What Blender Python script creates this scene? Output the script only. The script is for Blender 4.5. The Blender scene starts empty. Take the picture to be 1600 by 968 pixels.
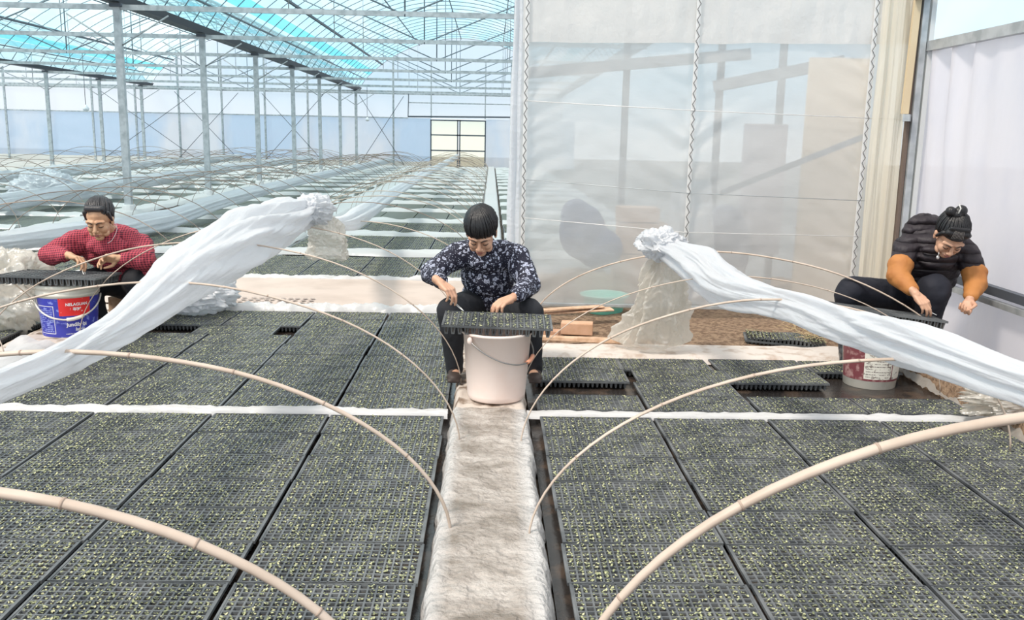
import bpy, math, random
from mathutils import Vector, Matrix, noise
random.seed(7)
sc = bpy.context.scene
C = sc.collection
# ---------------------------------------------------------------- camera, sky, sun, exposure
H = 1.42
FPX = 1400.0
PSI, TH, RO = 0.0262148, 0.1886606, 0.0200713
_f = Vector((math.sin(PSI)*math.cos(TH), math.cos(PSI)*math.cos(TH), -math.sin(TH)))
_r = Vector((math.cos(PSI), -math.sin(PSI), 0.0)); _u = _r.cross(_f)
_R = math.cos(RO)*_r + math.sin(RO)*_u; _U = -math.sin(RO)*_r + math.cos(RO)*_u
cam_d = bpy.data.cameras.new('camera'); cam = bpy.data.objects.new('camera', cam_d); C.objects.link(cam)
m = Matrix((_R, _U, -_f)).transposed().to_4x4(); m.translation = Vector((0, 0, H)); cam.matrix_world = m
cam_d.sensor_width = 36; cam_d.lens = FPX/1600*36; cam_d.clip_end = 400; cam_d.clip_start = 0.05
sc.camera = cam
def proj(x, y, z):
    p = Vector((x, y, z-H)); d = p.dot(_f)
    if d < .05: return (-9999, -9999)
    return 800+FPX*p.dot(_R)/d, 484-FPX*p.dot(_U)/d
SKY_STRENGTH = 1.15
SUN_STRENGTH = 2.3
EXPOSURE = 0.24
w = bpy.data.worlds.new('sky'); sc.world = w; w.use_nodes = True
nt = w.node_tree; nt.nodes.clear()
N = nt.nodes.new; L = nt.links.new
o_ = N('ShaderNodeOutputWorld'); bg = N('ShaderNodeBackground'); tc = N('ShaderNodeTexCoord')
sx = N('ShaderNodeSeparateXYZ'); rp = N('ShaderNodeValToRGB'); nz = N('ShaderNodeTexNoise'); mx = N('ShaderNodeMix'); mr = N('ShaderNodeMapRange')
L(tc.outputs['Generated'], sx.inputs[0]); L(sx.outputs[2], rp.inputs[0])
rp.color_ramp.elements[0].position = 0.0; rp.color_ramp.elements[0].color = (.95, .98, 1, 1)
rp.color_ramp.elements[1].position = .22; rp.color_ramp.elements[1].color = (.90, .95, 1, 1)
e = rp.color_ramp.elements.new(.8); e.color = (1, .985, .96, 1)
e = rp.color_ramp.elements.new(.06); e.color = (.42, .74, .96, 1)
L(tc.outputs['Generated'], nz.inputs['Vector']); nz.inputs['Scale'].default_value = 2.6; nz.inputs['Detail'].default_value = 5
L(nz.outputs[0], mr.inputs[0]); mr.inputs[1].default_value = .50; mr.inputs[2].default_value = .70
mx.data_type = 'RGBA'; L(mr.outputs[0], mx.inputs[0]); L(rp.outputs[0], mx.inputs[6]); mx.inputs[7].default_value = (1.0, 1.0, 1.0, 1)
L(mx.outputs[2], bg.inputs[0]); bg.inputs[1].default_value = SKY_STRENGTH; L(bg.outputs[0], o_.inputs[0])
sl = bpy.data.lights.new('sun', 'SUN'); sl.energy = SUN_STRENGTH; sl.angle = math.radians(9); sl.color = (1, .91, .80)
so = bpy.data.objects.new('sun', sl); C.objects.link(so); so.location = (-5, -5, 9)
so.rotation_euler = Vector((-.62, -.5, 1.0)).to_track_quat('Z', 'Y').to_euler()
vs = sc.view_settings; vs.view_transform = 'Standard'; vs.look = 'None'; vs.gamma = 1; vs.use_curve_mapping = False; vs.exposure = EXPOSURE
sc.cycles.max_bounces = 10; sc.cycles.transparent_max_bounces = 24; sc.cycles.transmission_bounces = 6; sc.cycles.diffuse_bounces = 4

# ---------------------------------------------------------------- mesh helpers
class MB:
    def __init__(s): s.v = []; s.f = []
    def add(s, vs, fs):
        b = len(s.v); s.v += [tuple(v) for v in vs]; s.f += [tuple(b+i for i in f) for f in fs]; return s
    def box(s, c, d, rot=None):
        c = Vector(c); hx, hy, hz = d[0]/2, d[1]/2, d[2]/2
        vs = [Vector((x*hx, y*hy, z*hz)) for z in (-1, 1) for y in (-1, 1) for x in (-1, 1)]
        if rot is not None: vs = [rot @ v for v in vs]
        return s.add([c+v for v in vs], [(0, 2, 3, 1), (4, 5, 7, 6), (0, 1, 5, 4), (2, 6, 7, 3), (0, 4, 6, 2), (1, 3, 7, 5)])
    def bar(s, a, b, wd, ht):
        a, b = Vector(a), Vector(b); d = b-a; L_ = d.length
        if L_ < 1e-6: return s
        d.normalize(); up = Vector((0, 0, 1)) if abs(d.z) < .95 else Vector((0, 1, 0))
        x = d.cross(up).normalized(); u2 = x.cross(d)
        R_ = Matrix((x, d, u2)).transposed()
        return s.box((a+b)/2, (wd, L_, ht), R_)
    def tube(s, pts, r, n=8, flat=1.0, caps=True, up=None):
        pts = [Vector(p) for p in pts]; k = len(pts)
        if not isinstance(r, (list, tuple)): r = [r]*k
        b = len(s.v); prev = None
        for i, p in enumerate(pts):
            t = (pts[min(i+1, k-1)]-pts[max(i-1, 0)])
            if t.length < 1e-9: t = Vector((0, 0, 1))
            t.normalize()
            if up is not None: x = Vector(up)-t*Vector(up).dot(t)
            elif prev is None:
                a = Vector((0, 0, 1)) if abs(t.z) < .9 else Vector((1, 0, 0)); x = t.cross(a)
            else: x = prev-t*prev.dot(t)
            x.normalize(); prev = x; y = t.cross(x)
            for j in range(n):
                a = 2*math.pi*j/n
                s.v.append(tuple(p+(x*math.cos(a)+y*math.sin(a)*flat)*r[i]))
        for i in range(k-1):
            for j in range(n):
                j2 = (j+1) % n
                s.f.append((b+i*n+j, b+i*n+j2, b+(i+1)*n+j2, b+(i+1)*n+j))
        if caps:
            s.f.append(tuple(b+j for j in reversed(range(n)))); s.f.append(tuple(b+(k-1)*n+j for j in range(n)))
        return s
    def lathe(s, prof, n=32, c=(0, 0, 0), closed=False):
        b = len(s.v); c = Vector(c); k = len(prof)
        for r, z in prof:
            for j in range(n):
                a = 2*math.pi*j/n; s.v.append((c.x+r*math.cos(a), c.y+r*math.sin(a), c.z+z))
        for i in range(k if closed else k-1):
            i2 = (i+1) % k
            for j in range(n):
                j2 = (j+1) % n; s.f.append((b+i*n+j, b+i*n+j2, b+i2*n+j2, b+i2*n+j))
        return s
    def disc(s, c, r, n=32, flip=False):
        vs = [(c[0]+r*math.cos(2*math.pi*j/n), c[1]+r*math.sin(2*math.pi*j/n), c[2]) for j in range(n)]
        f = tuple(range(n)); return s.add(vs, [f[::-1] if flip else f])
    def ell(s, c, r, R_=None, nu=20, nv=12):
        c = Vector(c); vs = []; fs = []
        for i in range(nv+1):
            ph = math.pi*i/nv
            for j in range(nu):
                a = 2*math.pi*j/nu
                v = Vector((r[0]*math.sin(ph)*math.cos(a), r[1]*math.sin(ph)*math.sin(a), -r[2]*math.cos(ph)))
                if R_ is not None: v = R_ @ v
                vs.append(c+v)
        for i in range(nv):
            for j in range(nu):
                j2 = (j+1) % nu; fs.append((i*nu+j, i*nu+j2, (i+1)*nu+j2, (i+1)*nu+j))
        return s.add(vs, fs)
    def cap(s, a, b, ra, rb, n=14):            # tapered capsule
        a, b = Vector(a), Vector(b); d = b-a
        if d.length < 1e-5: return s.ell(a, (ra,)*3)
        d.normalize(); pts = []; rs = []
        for k in range(5):
            t = math.pi/2*(k/5); pts.append(a-d*ra*math.cos(t)); rs.append(max(ra*math.sin(t), ra*.03))
        for k in range(5):
            t = k/4; pts.append(a.lerp(b, t)); rs.append(ra+(rb-ra)*t)
        for k in range(1, 6):
            t = math.pi/2*(k/5); pts.append(b+d*rb*math.sin(t)); rs.append(max(rb*math.cos(t), rb*.03))
        return s.tube(pts, rs, n)
    def grid(s, fn, nu, nv, closed_u=False):
        b = len(s.v)
        for j in range(nv+1):
            for i in range(nu+(0 if closed_u else 1)): s.v.append(tuple(fn(i/nu, j/nv)))
        W = nu if closed_u else nu+1
        for j in range(nv):
            for i in range(nu):
                i2 = (i+1) % W if closed_u else i+1
                s.f.append((b+j*W+i, b+j*W+i2, b+(j+1)*W+i2, b+(j+1)*W+i))
        return s
def mesh(name, mb, mat, org=(0, 0, 0), smooth=True):
    me = bpy.data.meshes.new(name); o = Vector(org)
    me.from_pydata([tuple(Vector(v)-o) for v in mb.v], [], mb.f); me.update()
    if smooth: me.polygons.foreach_set('use_smooth', [True]*len(me.polygons))
    for mm in (mat if isinstance(mat, (list, tuple)) else [mat]): me.materials.append(mm)
    return me
def tag(o, label=None, cat=None, group=None, kind=None):
    if label: o['label'] = label
    if cat: o['category'] = cat
    if group: o['group'] = group
    if kind: o['kind'] = kind
    return o
def wloc(o):
    v = Vector(o.location)
    while o.parent: o = o.parent; v = v+Vector(o.location)
    return v
def thing(name, loc, label, cat, group=None):
    o = bpy.data.objects.new(name, None); C.objects.link(o); o.location = loc; o.empty_display_size = .1
    return tag(o, label, cat, group)
def obj(name, mb, mat, org=(0, 0, 0), smooth=True):
    o = bpy.data.objects.new(name, mesh(name, mb, mat, org, smooth)); C.objects.link(o); o.location = org; return o
def part(name, mb, mat, parent, smooth=True, label=None):          # geometry in world coordinates; parent unrotated
    pl = wloc(parent); o = bpy.data.objects.new(name, mesh(name, mb, mat, pl, smooth)); C.objects.link(o); o.parent = parent
    if label: o['label'] = label
    return o
def struct(name, mb, mat, smooth=False, org=(0, 0, 0)):
    return tag(obj(name, mb, mat, org, smooth), kind='structure')
def copy_tree(o, parent=None):
    c = o.copy(); C.objects.link(c); c.parent = parent
    for ch in [x for x in o.children]: copy_tree(ch, c)
    return c
def remesh(o, vox, it=3, fac=.5):
    r = o.modifiers.new('remesh', 'REMESH'); r.mode = 'VOXEL'; r.voxel_size = vox; r.use_smooth_shade = True
    if it: s = o.modifiers.new('smooth', 'SMOOTH'); s.factor = fac; s.iterations = it
    return o
def nv(p, sc_=1.0): return noise.noise(Vector(p)*sc_)
def spl(pts, n):                                                     # Catmull-Rom through pts
    pts = [Vector(p) for p in pts]; P = [pts[0]*2-pts[1]]+pts+[pts[-1]*2-pts[-2]]; out = []
    K = len(pts)-1
    for k in range(n+1):
        t = k/n*K; i = min(int(t), K-1); t -= i
        a, b, c, d = P[i:i+4]
        out.append(.5*((2*b)+(c-a)*t+(2*a-5*b+4*c-d)*t*t+(3*b-3*c+d-a)*t**3))
    return out
ORD = ['nearest', 'second', 'third', 'fourth', 'fifth', 'sixth', 'seventh', 'eighth', 'ninth', 'tenth', 'eleventh', 'twelfth', 'thirteenth', 'fourteenth', 'fifteenth', 'sixteenth', 'seventeenth', 'eighteenth', 'nineteenth', 'twentieth']
TENS = {2: 'twenty', 3: 'thirty'}
def orr(k):
    if k < 20: return ORD[k]
    t, u = divmod(k+1, 10)
    if u == 0: return {2: 'twentieth', 3: 'thirtieth', 4: 'fortieth'}[t]
    return TENS[t]+'-'+['first', 'second', 'third', 'fourth', 'fifth', 'sixth', 'seventh', 'eighth', 'ninth'][u-1]

# ---------------------------------------------------------------- materials
def mat(name, col, rough=.6, metal=0., spec=None, bump=None, mottle=None, alpha=1.):
    m = bpy.data.materials.new(name); m.use_nodes = True; t = m.node_tree; b = t.nodes['Principled BSDF']
    b.inputs['Base Color'].default_value = (*col, 1); b.inputs['Roughness'].default_value = rough; b.inputs['Metallic'].default_value = metal
    if spec is not None: b.inputs['Specular IOR Level'].default_value = spec
    co = t.nodes.new('ShaderNodeTexCoord')
    if mottle:                                                       # (scale, other colour, low, high)
        n = t.nodes.new('ShaderNodeTexNoise'); n.inputs['Scale'].default_value = mottle[0]; n.inputs['Detail'].default_value = 6
        r = t.nodes.new('ShaderNodeMapRange'); r.inputs[1].default_value = mottle[2]; r.inputs[2].default_value = mottle[3]
        x = t.nodes.new('ShaderNodeMix'); x.data_type = 'RGBA'; x.inputs[6].default_value = (*col, 1); x.inputs[7].default_value = (*mottle[1], 1)
        t.links.new(co.outputs['Object'], n.inputs['Vector']); t.links.new(n.outputs[0], r.inputs[0]); t.links.new(r.outputs[0], x.inputs[0]); t.links.new(x.outputs[2], b.inputs['Base Color'])
    if bump:                                                         # (scale, strength, distance)
        n = t.nodes.new('ShaderNodeTexNoise'); n.inputs['Scale'].default_value = bump[0]; n.inputs['Detail'].default_value = 5
        p = t.nodes.new('ShaderNodeBump'); p.inputs['Strength'].default_value = bump[1]; p.inputs['Distance'].default_value = bump[2]
        t.links.new(co.outputs['Object'], n.inputs['Vector']); t.links.new(n.outputs[0], p.inputs['Height']); t.links.new(p.outputs[0], b.inputs['Normal'])
    return m
def film(name, col, transp, trans=.5, gloss=.06, tint=(1, 1, 1), bump=(3., .3, .02), stretch=(1, 1, 1), rough=.25, patch=None):
    """thin plastic film: part clear, part diffusing (reflect + transmit), a little gloss"""
    m = bpy.data.materials.new(name); m.use_nodes = True; t = m.node_tree; t.nodes.clear(); N = t.nodes.new; L = t.links.new
    out = N('ShaderNodeOutputMaterial'); df = N('ShaderNodeBsdfDiffuse'); tl = N('ShaderNodeBsdfTranslucent'); tr = N('ShaderNodeBsdfTransparent'); gl = N('ShaderNodeBsdfGlossy')
    df.inputs[0].default_value = (*col, 1); tl.inputs[0].default_value = (*col, 1); tr.inputs[0].default_value = (*tint, 1); gl.inputs['Roughness'].default_value = rough
    a = N('ShaderNodeMixShader'); a.inputs[0].default_value = trans; L(df.outputs[0], a.inputs[1]); L(tl.outputs[0], a.inputs[2])
    g = N('ShaderNodeMixShader'); g.inputs[0].default_value = gloss; L(a.outputs[0], g.inputs[1]); L(gl.outputs[0], g.inputs[2])
    x = N('ShaderNodeMixShader'); x.inputs[0].default_value = transp; L(g.outputs[0], x.inputs[1]); L(tr.outputs[0], x.inputs[2]); L(x.outputs[0], out.inputs[0])
    co = N('ShaderNodeTexCoord'); mp = N('ShaderNodeMapping'); mp.inputs['Scale'].default_value = stretch; L(co.outputs['Object'], mp.inputs[0])
    n = N('ShaderNodeTexNoise'); n.inputs['Scale'].default_value = bump[0]; n.inputs['Detail'].default_value = 6; L(mp.outputs[0], n.inputs['Vector'])
    p = N('ShaderNodeBump'); p.inputs['Strength'].default_value = bump[1]; p.inputs['Distance'].default_value = bump[2]; L(n.outputs[0], p.inputs['Height'])
    for s_ in (df, tl, gl): L(p.outputs[0], s_.inputs['Normal'])
    if patch:                                                        # (scale, other colour, lo, hi)
        q = N('ShaderNodeTexNoise'); q.inputs['Scale'].default_value = patch[0]; q.inputs['Detail'].default_value = 4; L(mp.outputs[0], q.inputs['Vector'])
        r = N('ShaderNodeMapRange'); r.inputs[1].default_value = patch[2]; r.inputs[2].default_value = patch[3]; L(q.outputs[0], r.inputs[0])
        c = N('ShaderNodeMix'); c.data_type = 'RGBA'; c.inputs[6].default_value = (*col, 1); c.inputs[7].default_value = (*patch[1], 1); L(r.outputs[0], c.inputs[0])
        L(c.outputs[2], df.inputs[0]); L(c.outputs[2], tl.inputs[0])
    return m
M = {}
M['galv'] = mat('galvanized_steel', (.52, .55, .57), .45, .35, mottle=(9, (.36, .39, .41), .4, .65))
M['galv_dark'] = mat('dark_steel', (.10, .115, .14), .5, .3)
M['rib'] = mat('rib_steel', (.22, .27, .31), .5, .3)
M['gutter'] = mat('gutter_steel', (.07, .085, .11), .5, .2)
M['soil'] = mat('ground_soil', (.20, .15, .11), .95, mottle=(6, (.10, .075, .055), .4, .65), bump=(60, .8, .02))
M['straw'] = mat('straw_soil', (.42, .29, .19), .95, mottle=(28, (.22, .14, .09), .42, .6), bump=(90, 1., .03))
M['wet'] = mat('wet_bed_liner', (.035, .030, .028), .22, mottle=(7, (.09, .065, .05), .5, .62), bump=(18, .25, .01))
M['tray'] = mat('black_tray_plastic', (.075, .083, .09), .42, mottle=(9, (.17, .18, .185), .42, .72))
M['plug'] = mat('potting_soil', (.035, .028, .022), .95, bump=(300, .8, .004))
M['concrete'] = mat('pink_concrete', (.60, .50, .44), .85, mottle=(3, (.50, .41, .355), .4, .7), bump=(30, .2, .006))
M['white_film'] = film('white_plastic_film', (.86, .885, .92), .15, .45, .12, bump=(16, .55, .02), stretch=(1.6, .35, 1.6))
M['strip_film'] = film('white_strip_film', (.90, .90, .90), .05, .35, .10, bump=(18, .5, .015), stretch=(.4, 1, 1))
M['clear_film'] = film('cloudy_clear_film', (.88, .84, .77), .36, .45, .16, bump=(9, .8, .04), rough=.16)
M['bamboo'] = mat('pale_bamboo', (.60, .50, .42), .5, mottle=(5, (.44, .35, .28), .42, .72))
M['bamboo_dark'] = mat('weathered_bamboo', (.24, .19, .16), .7, mottle=(3, (.40, .31, .25), .45, .6))
M['node'] = mat('bamboo_node', (.40, .31, .25), .7)
def seed_mat():
    m = mat('seedling_leaves', (.30, .38, .15), .5); t = m.node_tree; b = t.nodes['Principled BSDF']; N = t.nodes.new; L = t.links.new
    n = N('ShaderNodeTexNoise'); n.inputs['Scale'].default_value = 70; co = N('ShaderNodeTexCoord'); L(co.outputs['Object'], n.inputs['Vector'])
    r = N('ShaderNodeValToRGB'); L(n.outputs[0], r.inputs[0]); cr = r.color_ramp
    cr.elements[0].position = .3; cr.elements[0].color = (.10, .12, .055, 1); cr.elements[1].position = .7; cr.elements[1].color = (.66, .64, .38, 1)
    e = cr.elements.new(.5); e.color = (.33, .36, .19, 1); L(r.outputs[0], b.inputs['Base Color']); return m
M['leaf'] = seed_mat()

# ---------------------------------------------------------------- ground, beds, paths
XL = [-.205, -2.525]; XR = [.255, 2.62]
PX, PY = .578, .287
g = MB(); g.add([(-40, -3, -.03), (40, -3, -.03), (40, 70, -.03), (-40, 70, -.03)], [(0, 1, 2, 3)])
struct('floor', g, M['soil'])
liner = MB(); liner.box((-1.38, 3.9, -.012), (2.42, 6.6, .02)); liner.box((1.47, 3.1, -.012), (2.5, 5.2, .02))
liner.box((-4.35, 3.9, -.012), (2.5, 6.6, .02))
for x0 in (-1.38, -4.35, -7.9, -10.9, -13.9): liner.box((x0, 26, -.012), (2.45, 34.4, .02))
liner.box((1.35, 26.8, -.012), (2.3, 33, .02))
struct('bed_liner', liner, M['wet'])
def path_mat():
    m = mat('film_covered_path', (.74, .70, .66), .35, bump=(24, 1., .03)); t = m.node_tree; b = t.nodes['Principled BSDF']; N = t.nodes.new; L = t.links.new
    co = N('ShaderNodeTexCoord'); mp = N('ShaderNodeMapping'); mp.inputs['Scale'].default_value = (1, 1.5, 1); L(co.outputs['Object'], mp.inputs[0])
    n = N('ShaderNodeTexNoise'); n.inputs['Scale'].default_value = 4.2; n.inputs['Detail'].default_value = 10; n.inputs['Roughness'].default_value = .7; L(mp.outputs[0], n.inputs['Vector'])
    r = N('ShaderNodeValToRGB'); L(n.outputs[0], r.inputs[0]); cr = r.color_ramp
    cr.elements[0].position = .36; cr.elements[0].color = (.20, .17, .14, 1); cr.elements[1].position = .64; cr.elements[1].color = (.54, .50, .46, 1)
    e = cr.elements.new(.50); e.color = (.37, .33, .295, 1)
    sx = N('ShaderNodeSeparateXYZ'); L(co.outputs['Object'], sx.inputs[0]); ab = N('ShaderNodeMath'); ab.operation = 'ABSOLUTE'; L(sx.outputs[0], ab.inputs[0])
    mr = N('ShaderNodeMapRange'); mr.inputs[1].default_value = .11; mr.inputs[2].default_value = .17; L(ab.outputs[0], mr.inputs[0])
    x = N('ShaderNodeMix'); x.data_type = 'RGBA'; L(mr.outputs[0], x.inputs[0]); L(r.outputs[0], x.inputs[6]); x.inputs[7].default_value = (.53, .52, .51, 1)
    # bare dirty concrete behind y = 4.35 (object origin at y = 0)
    L(x.outputs[2], b.inputs['Base Color']); return m
M['path'] = path_mat()
M['dirty'] = mat('dirty_concrete', (.60, .53, .47), .8, mottle=(9, (.20, .14, .10), .48, .60), bump=(40, .4, .01))
def path_fn(x0, x1, y0, y1, z, h):
    def fn(u, v):
        y = y0+(y1-y0)*v; s = u*2-1; xc = (x0+x1)/2; hw = (x1-x0)/2
        a = abs(s); edge = max(0, (a-.82)/.18)
        x = xc+s*hw*(1+.03*nv((0, y*3, s*2)))+(.012*nv((s*3, y*9, 1)) if a > .7 else 0)
        zz = z+.012*nv((x*6, y*5, 2))+(.006+.010*(a > .62))*nv((x*18, y*12, 4))-.007*abs(nv((x*26, y*22, 9)))-h*edge**2
        return (x, y, zz)
    return fn
p = MB().grid(path_fn(-.19, .215, 1.3, 4.36, .085, .085), 26, 190); struct('central_path', p, M['path'], True)
p = MB().grid(path_fn(-.185, .21, 4.34, 7.1, .078, .08), 26, 120); struct('central_path', p, M['dirty'], True)
p = MB().grid(path_fn(-.15, .17, 8.5, 43.9, .08, .08), 12, 300); struct('central_path', p, M['strip_film'], True)
p = MB().grid(lambda u, v: (-6.2+6.4*u, 7.1+1.38*v, .075+.008*nv((u*20, v*4, 0))), 60, 14); p.box((-3, 7.8, .02), (6.4, 1.36, .09))
struct('cross_path', p, M['concrete'])
for k, (xa, xb) in enumerate([(-3.14, -2.60)]):
    struct('side_path', MB().grid(path_fn(xa, xb, 1.5, 7.1, .07, .07), 16, 120), M['dirty'], True)
    struct('side_path', MB().grid(path_fn(xa, xb, 8.5, 43.9, .07, .07), 10, 160), M['strip_film'], True)
for xa in (-6.4, -9.45, -12.45):
    struct('side_path', MB().grid(path_fn(xa-.25, xa+.25, 8.5, 43.9, .06, .06), 10, 160), M['strip_film'], True)
struct('pale_ground', MB().box((-21.5, 32, .0), (12, 24, .04)), mat('pale_matting', (.62, .58, .54), .8, mottle=(1.5, (.40, .36, .33), .45, .65)))
# dark wheel-like marks printed on the cross path
mk = MB()
for i in range(14):
    for j in range(3):
        x = -2.28+i*.062+random.uniform(-.01, .01); y = 7.16+j*.085
        mk.add([(x, y, .0865), (x+.035, y+.01, .0865), (x+.03, y+.05, .0865), (x-.006, y+.04, .0865)], [(0, 1, 2, 3)])
tag(obj('shoe_print', mk, mat('dark_smudge', (.36, .30, .27), .9), (0, 0, 0), False), 'grey dotted tread marks on the pink cross path', 'print')

# crumpled film edging either side of the cross path
def ridge(name, a, b, wid, ht, matr, label, cat, n=120, seed=0, group=None, z0=0.05, org=None):
    a, b = Vector(a), Vector(b); d = b-a; t = d.normalized(); s_ = Vector((t.y, -t.x, 0))
    def fn(u, v):
        p = a+d*v; q = u*2-1
        wv = wid*(1+.35*nv((v*n*.15+seed, seed, 1)))
        z = z0+ht*max(0, 1-q*q)**.6*(1+.6*nv((v*n*.22, q*1.5+seed, 3)))+.012*nv((v*n*.6, q*4, seed))
        off = wid*.35*nv((v*n*.07, seed+5, 0))
        p = p+s_*(q*wv/2+off); return (p.x, p.y, max(z, z0-.01) if abs(q) < 1 else z0-.012)
    o = obj(name, MB().grid(fn, 10, n), matr, org or tuple((a+b)/2)); return tag(o, label, cat, group)
ridge('film_edging', (-2.55, 7.03, 0), (-.2, 7.05, 0), .12, .05, M['strip_film'], 'crumpled white film edging along near side of the pink cross path', 'film', 160, 3)
ridge('film_edging', (-6.2, 7.03, 0), (-3.15, 7.03, 0), .14, .06, M['strip_film'], 'crumpled white film edging in front of outer left cross path', 'film', 160, 5)
ridge('film_edging', (-6.2, 8.52, 0), (-.2, 8.52, 0), .10, .05, M['strip_film'], 'thin white film edging along far side of the pink cross path', 'film', 240, 9)

# ---------------------------------------------------------------- film strips across the beds
def strip(x0, x1, y, wd, ht, label, group=None, n=90):
    return ridge('film_strip', (x0, y, 0), (x1, y, 0), wd, ht, M['strip_film'], label, 'film strip', n, random.random()*50, group, .045)
strip(-2.6, -.2, 4.365, .085, .022, 'white film strip across the left bed in front of the seated women')
strip(.2, 2.75, 4.375, .075, .018, 'white film strip across the right bed in front of the maroon bucket')
strip(-5.6, -3.15, 4.4, .1, .03, 'white film strip across the outer left bed')
for bi, (xa, xb, bn) in enumerate([(-2.55, -.17, 'inner left bed'), (-5.6, -3.15, 'second bed from the walkway'), (-9.2, -6.6, 'third bed from the walkway'), (-12.2, -9.7, 'fourth bed from the walkway'), (-15.2, -12.7, 'fifth bed from the walkway'), (.2, 2.4, 'right bed behind the film room')]):
    for k in range(16):
        y = 10.62+2.06*k
        if bi == 5 and y < 9.8: continue
        if proj(xb, y, .05)[0] < -40: continue
        strip(xa, xb, y, .26, .06, 'white film strip across %s, %s beyond the cross path' % (bn, orr(k)), 'film strips across the far beds', 36)

# ---------------------------------------------------------------- seedling trays
NX, NY, CP = 20, 10, .0271
TW, TD = .561, .280
def tray_body(bend=0.0, deep=.042):
    mb = MB(); bw = .0062; zt = .05
    gx0, gy0 = -NX*CP/2, -NY*CP/2
    for i in range(NX+1):
        x = gx0+i*CP; xa, xb = x-bw/2, x+bw/2
        mb.add([(xa, gy0, zt), (xb, gy0, zt), (xb, -gy0, zt), (xa, -gy0, zt)], [(0, 1, 2, 3)])
    for j in range(NY+1):
        y = gy0+j*CP; ya, yb = y-bw/2, y+bw/2
        for i in range(NX):
            xa, xb = gx0+i*CP+bw/2, gx0+(i+1)*CP-bw/2
            mb.add([(xa, ya, zt), (xb, ya, zt), (xb, yb, zt), (xa, yb, zt)], [(0, 1, 2, 3)])
    tp = .0062
    for i in range(NX):
        for j in range(NY):
            xa, xb = gx0+i*CP+bw/2, gx0+(i+1)*CP-bw/2; ya, yb = gy0+j*CP+bw/2, gy0+(j+1)*CP-bw/2
            a = [(xa, ya, zt), (xb, ya, zt), (xb, yb, zt), (xa, yb, zt)]
            c = [(xa+tp, ya+tp, zt-deep), (xb-tp, ya+tp, zt-deep), (xb-tp, yb-tp, zt-deep), (xa+tp, yb-tp, zt-deep)]
            mb.add(a+c, [(0, 4, 5, 1), (1, 5, 6, 2), (2, 6, 7, 3), (3, 7, 4, 0), (4, 7, 6, 5)])
    hx, hy, ix, iy = TW/2, TD/2, -gx0-bw/2+.005, -gy0-bw/2+.005
    o_ = [(-hx, -hy), (hx, -hy), (hx, hy), (-hx, hy)]; i_ = [(-ix, -iy), (ix, -iy), (ix, iy), (-ix, iy)]
    vs = [(x, y, zt+.0015) for x, y in o_]+[(x, y, zt+.0015) for x, y in i_]+[(x, y, zt-.010) for x, y in o_]
    fs = []
    for k in range(4):
        k2 = (k+1) % 4; fs += [(k, k2, 4+k2, 4+k), (k2, k, 8+k, 8+k2)]
    mb.add(vs, fs)
    if bend: mb.v = [(x, y, z-bend*(abs(x)/hx)**2*.03+bend*.006*math.sin(x*20)) for x, y, z in mb.v]
    return mb
def tray_soil():
    mb = MB(); gx0, gy0 = -NX*CP/2, -NY*CP/2; r = random.Random(3)
    for i in range(NX):
        for j in range(NY):
            z = .05-r.uniform(.006, .013); q = .0033
            xa, xb = gx0+i*CP+q, gx0+(i+1)*CP-q; ya, yb = gy0+j*CP+q, gy0+(j+1)*CP-q
            mb.add([(xa, ya, z), (xb, ya, z), (xb, yb, z), (xa, yb, z)], [(0, 1, 2, 3)])
    return mb
def seedlings(seed, dens=1.0, big=1.0):
    mb = MB(); r = random.Random(seed); gx0, gy0 = -NX*CP/2, -NY*CP/2
    for i in range(NX):
        for j in range(NY):
            if r.random() > .94*dens: continue
            for q in range(r.choice((3, 4, 5, 6))):
                cx = gx0+(i+.5)*CP+r.uniform(-.007, .007); cy = gy0+(j+.5)*CP+r.uniform(-.007, .007); z = .05+r.uniform(-.005, .006)
                a = r.uniform(0, 6.28); l = r.uniform(.0038, .0082)*big; w_ = l*.52; tl = r.uniform(-.3, .7)
                d = Vector((math.cos(a), math.sin(a), tl)); s_ = Vector((-math.sin(a), math.cos(a), r.uniform(-.4, .4)))
                c = Vector((cx, cy, z))
                mb.add([c-d*l*.3, c+d*l*.35+s_*w_, c+d*l*1.2, c+d*l*.35-s_*w_], [(0, 1, 2, 3)])
    return mb
tray_me = [mesh('seedling_tray', tray_body(b), M['tray'], smooth=False) for b in (0, .12)]
bent_me = mesh('seedling_tray', tray_body(1.0), M['tray'], smooth=False)
soil_me = mesh('soil', tray_soil(), M['plug'], smooth=False)
seed_me = [mesh('seedlings', seedlings(k, (1, .9, 1, .8)[k]), M['leaf'], smooth=False) for k in range(4)]
def put_tray(x, y, z, label, group, rz=0., rot=None, me=None, k=None, scale=1.):
    o = bpy.data.objects.new('seedling_tray', me or random.choice(tray_me)); C.objects.link(o); o.location = (x, y, z); o.scale = (scale,)*3
    o.rotation_euler = rot or (0, 0, rz)
    s1 = bpy.data.objects.new('soil', soil_me); C.objects.link(s1); s1.parent = o
    s2 = bpy.data.objects.new('seedlings', seed_me[random.randrange(4) if k is None else k]); C.objects.link(s2); s2.parent = o; s2['kind'] = 'stuff'
    return tag(o, label, 'seedling tray', group)
COLW = ['first column from the walkway', 'second column from the walkway', 'third column from the walkway', 'fourth column from the walkway']
slots = []
def rowname(k): return {0: 'first'}.get(k, orr(k))
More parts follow.
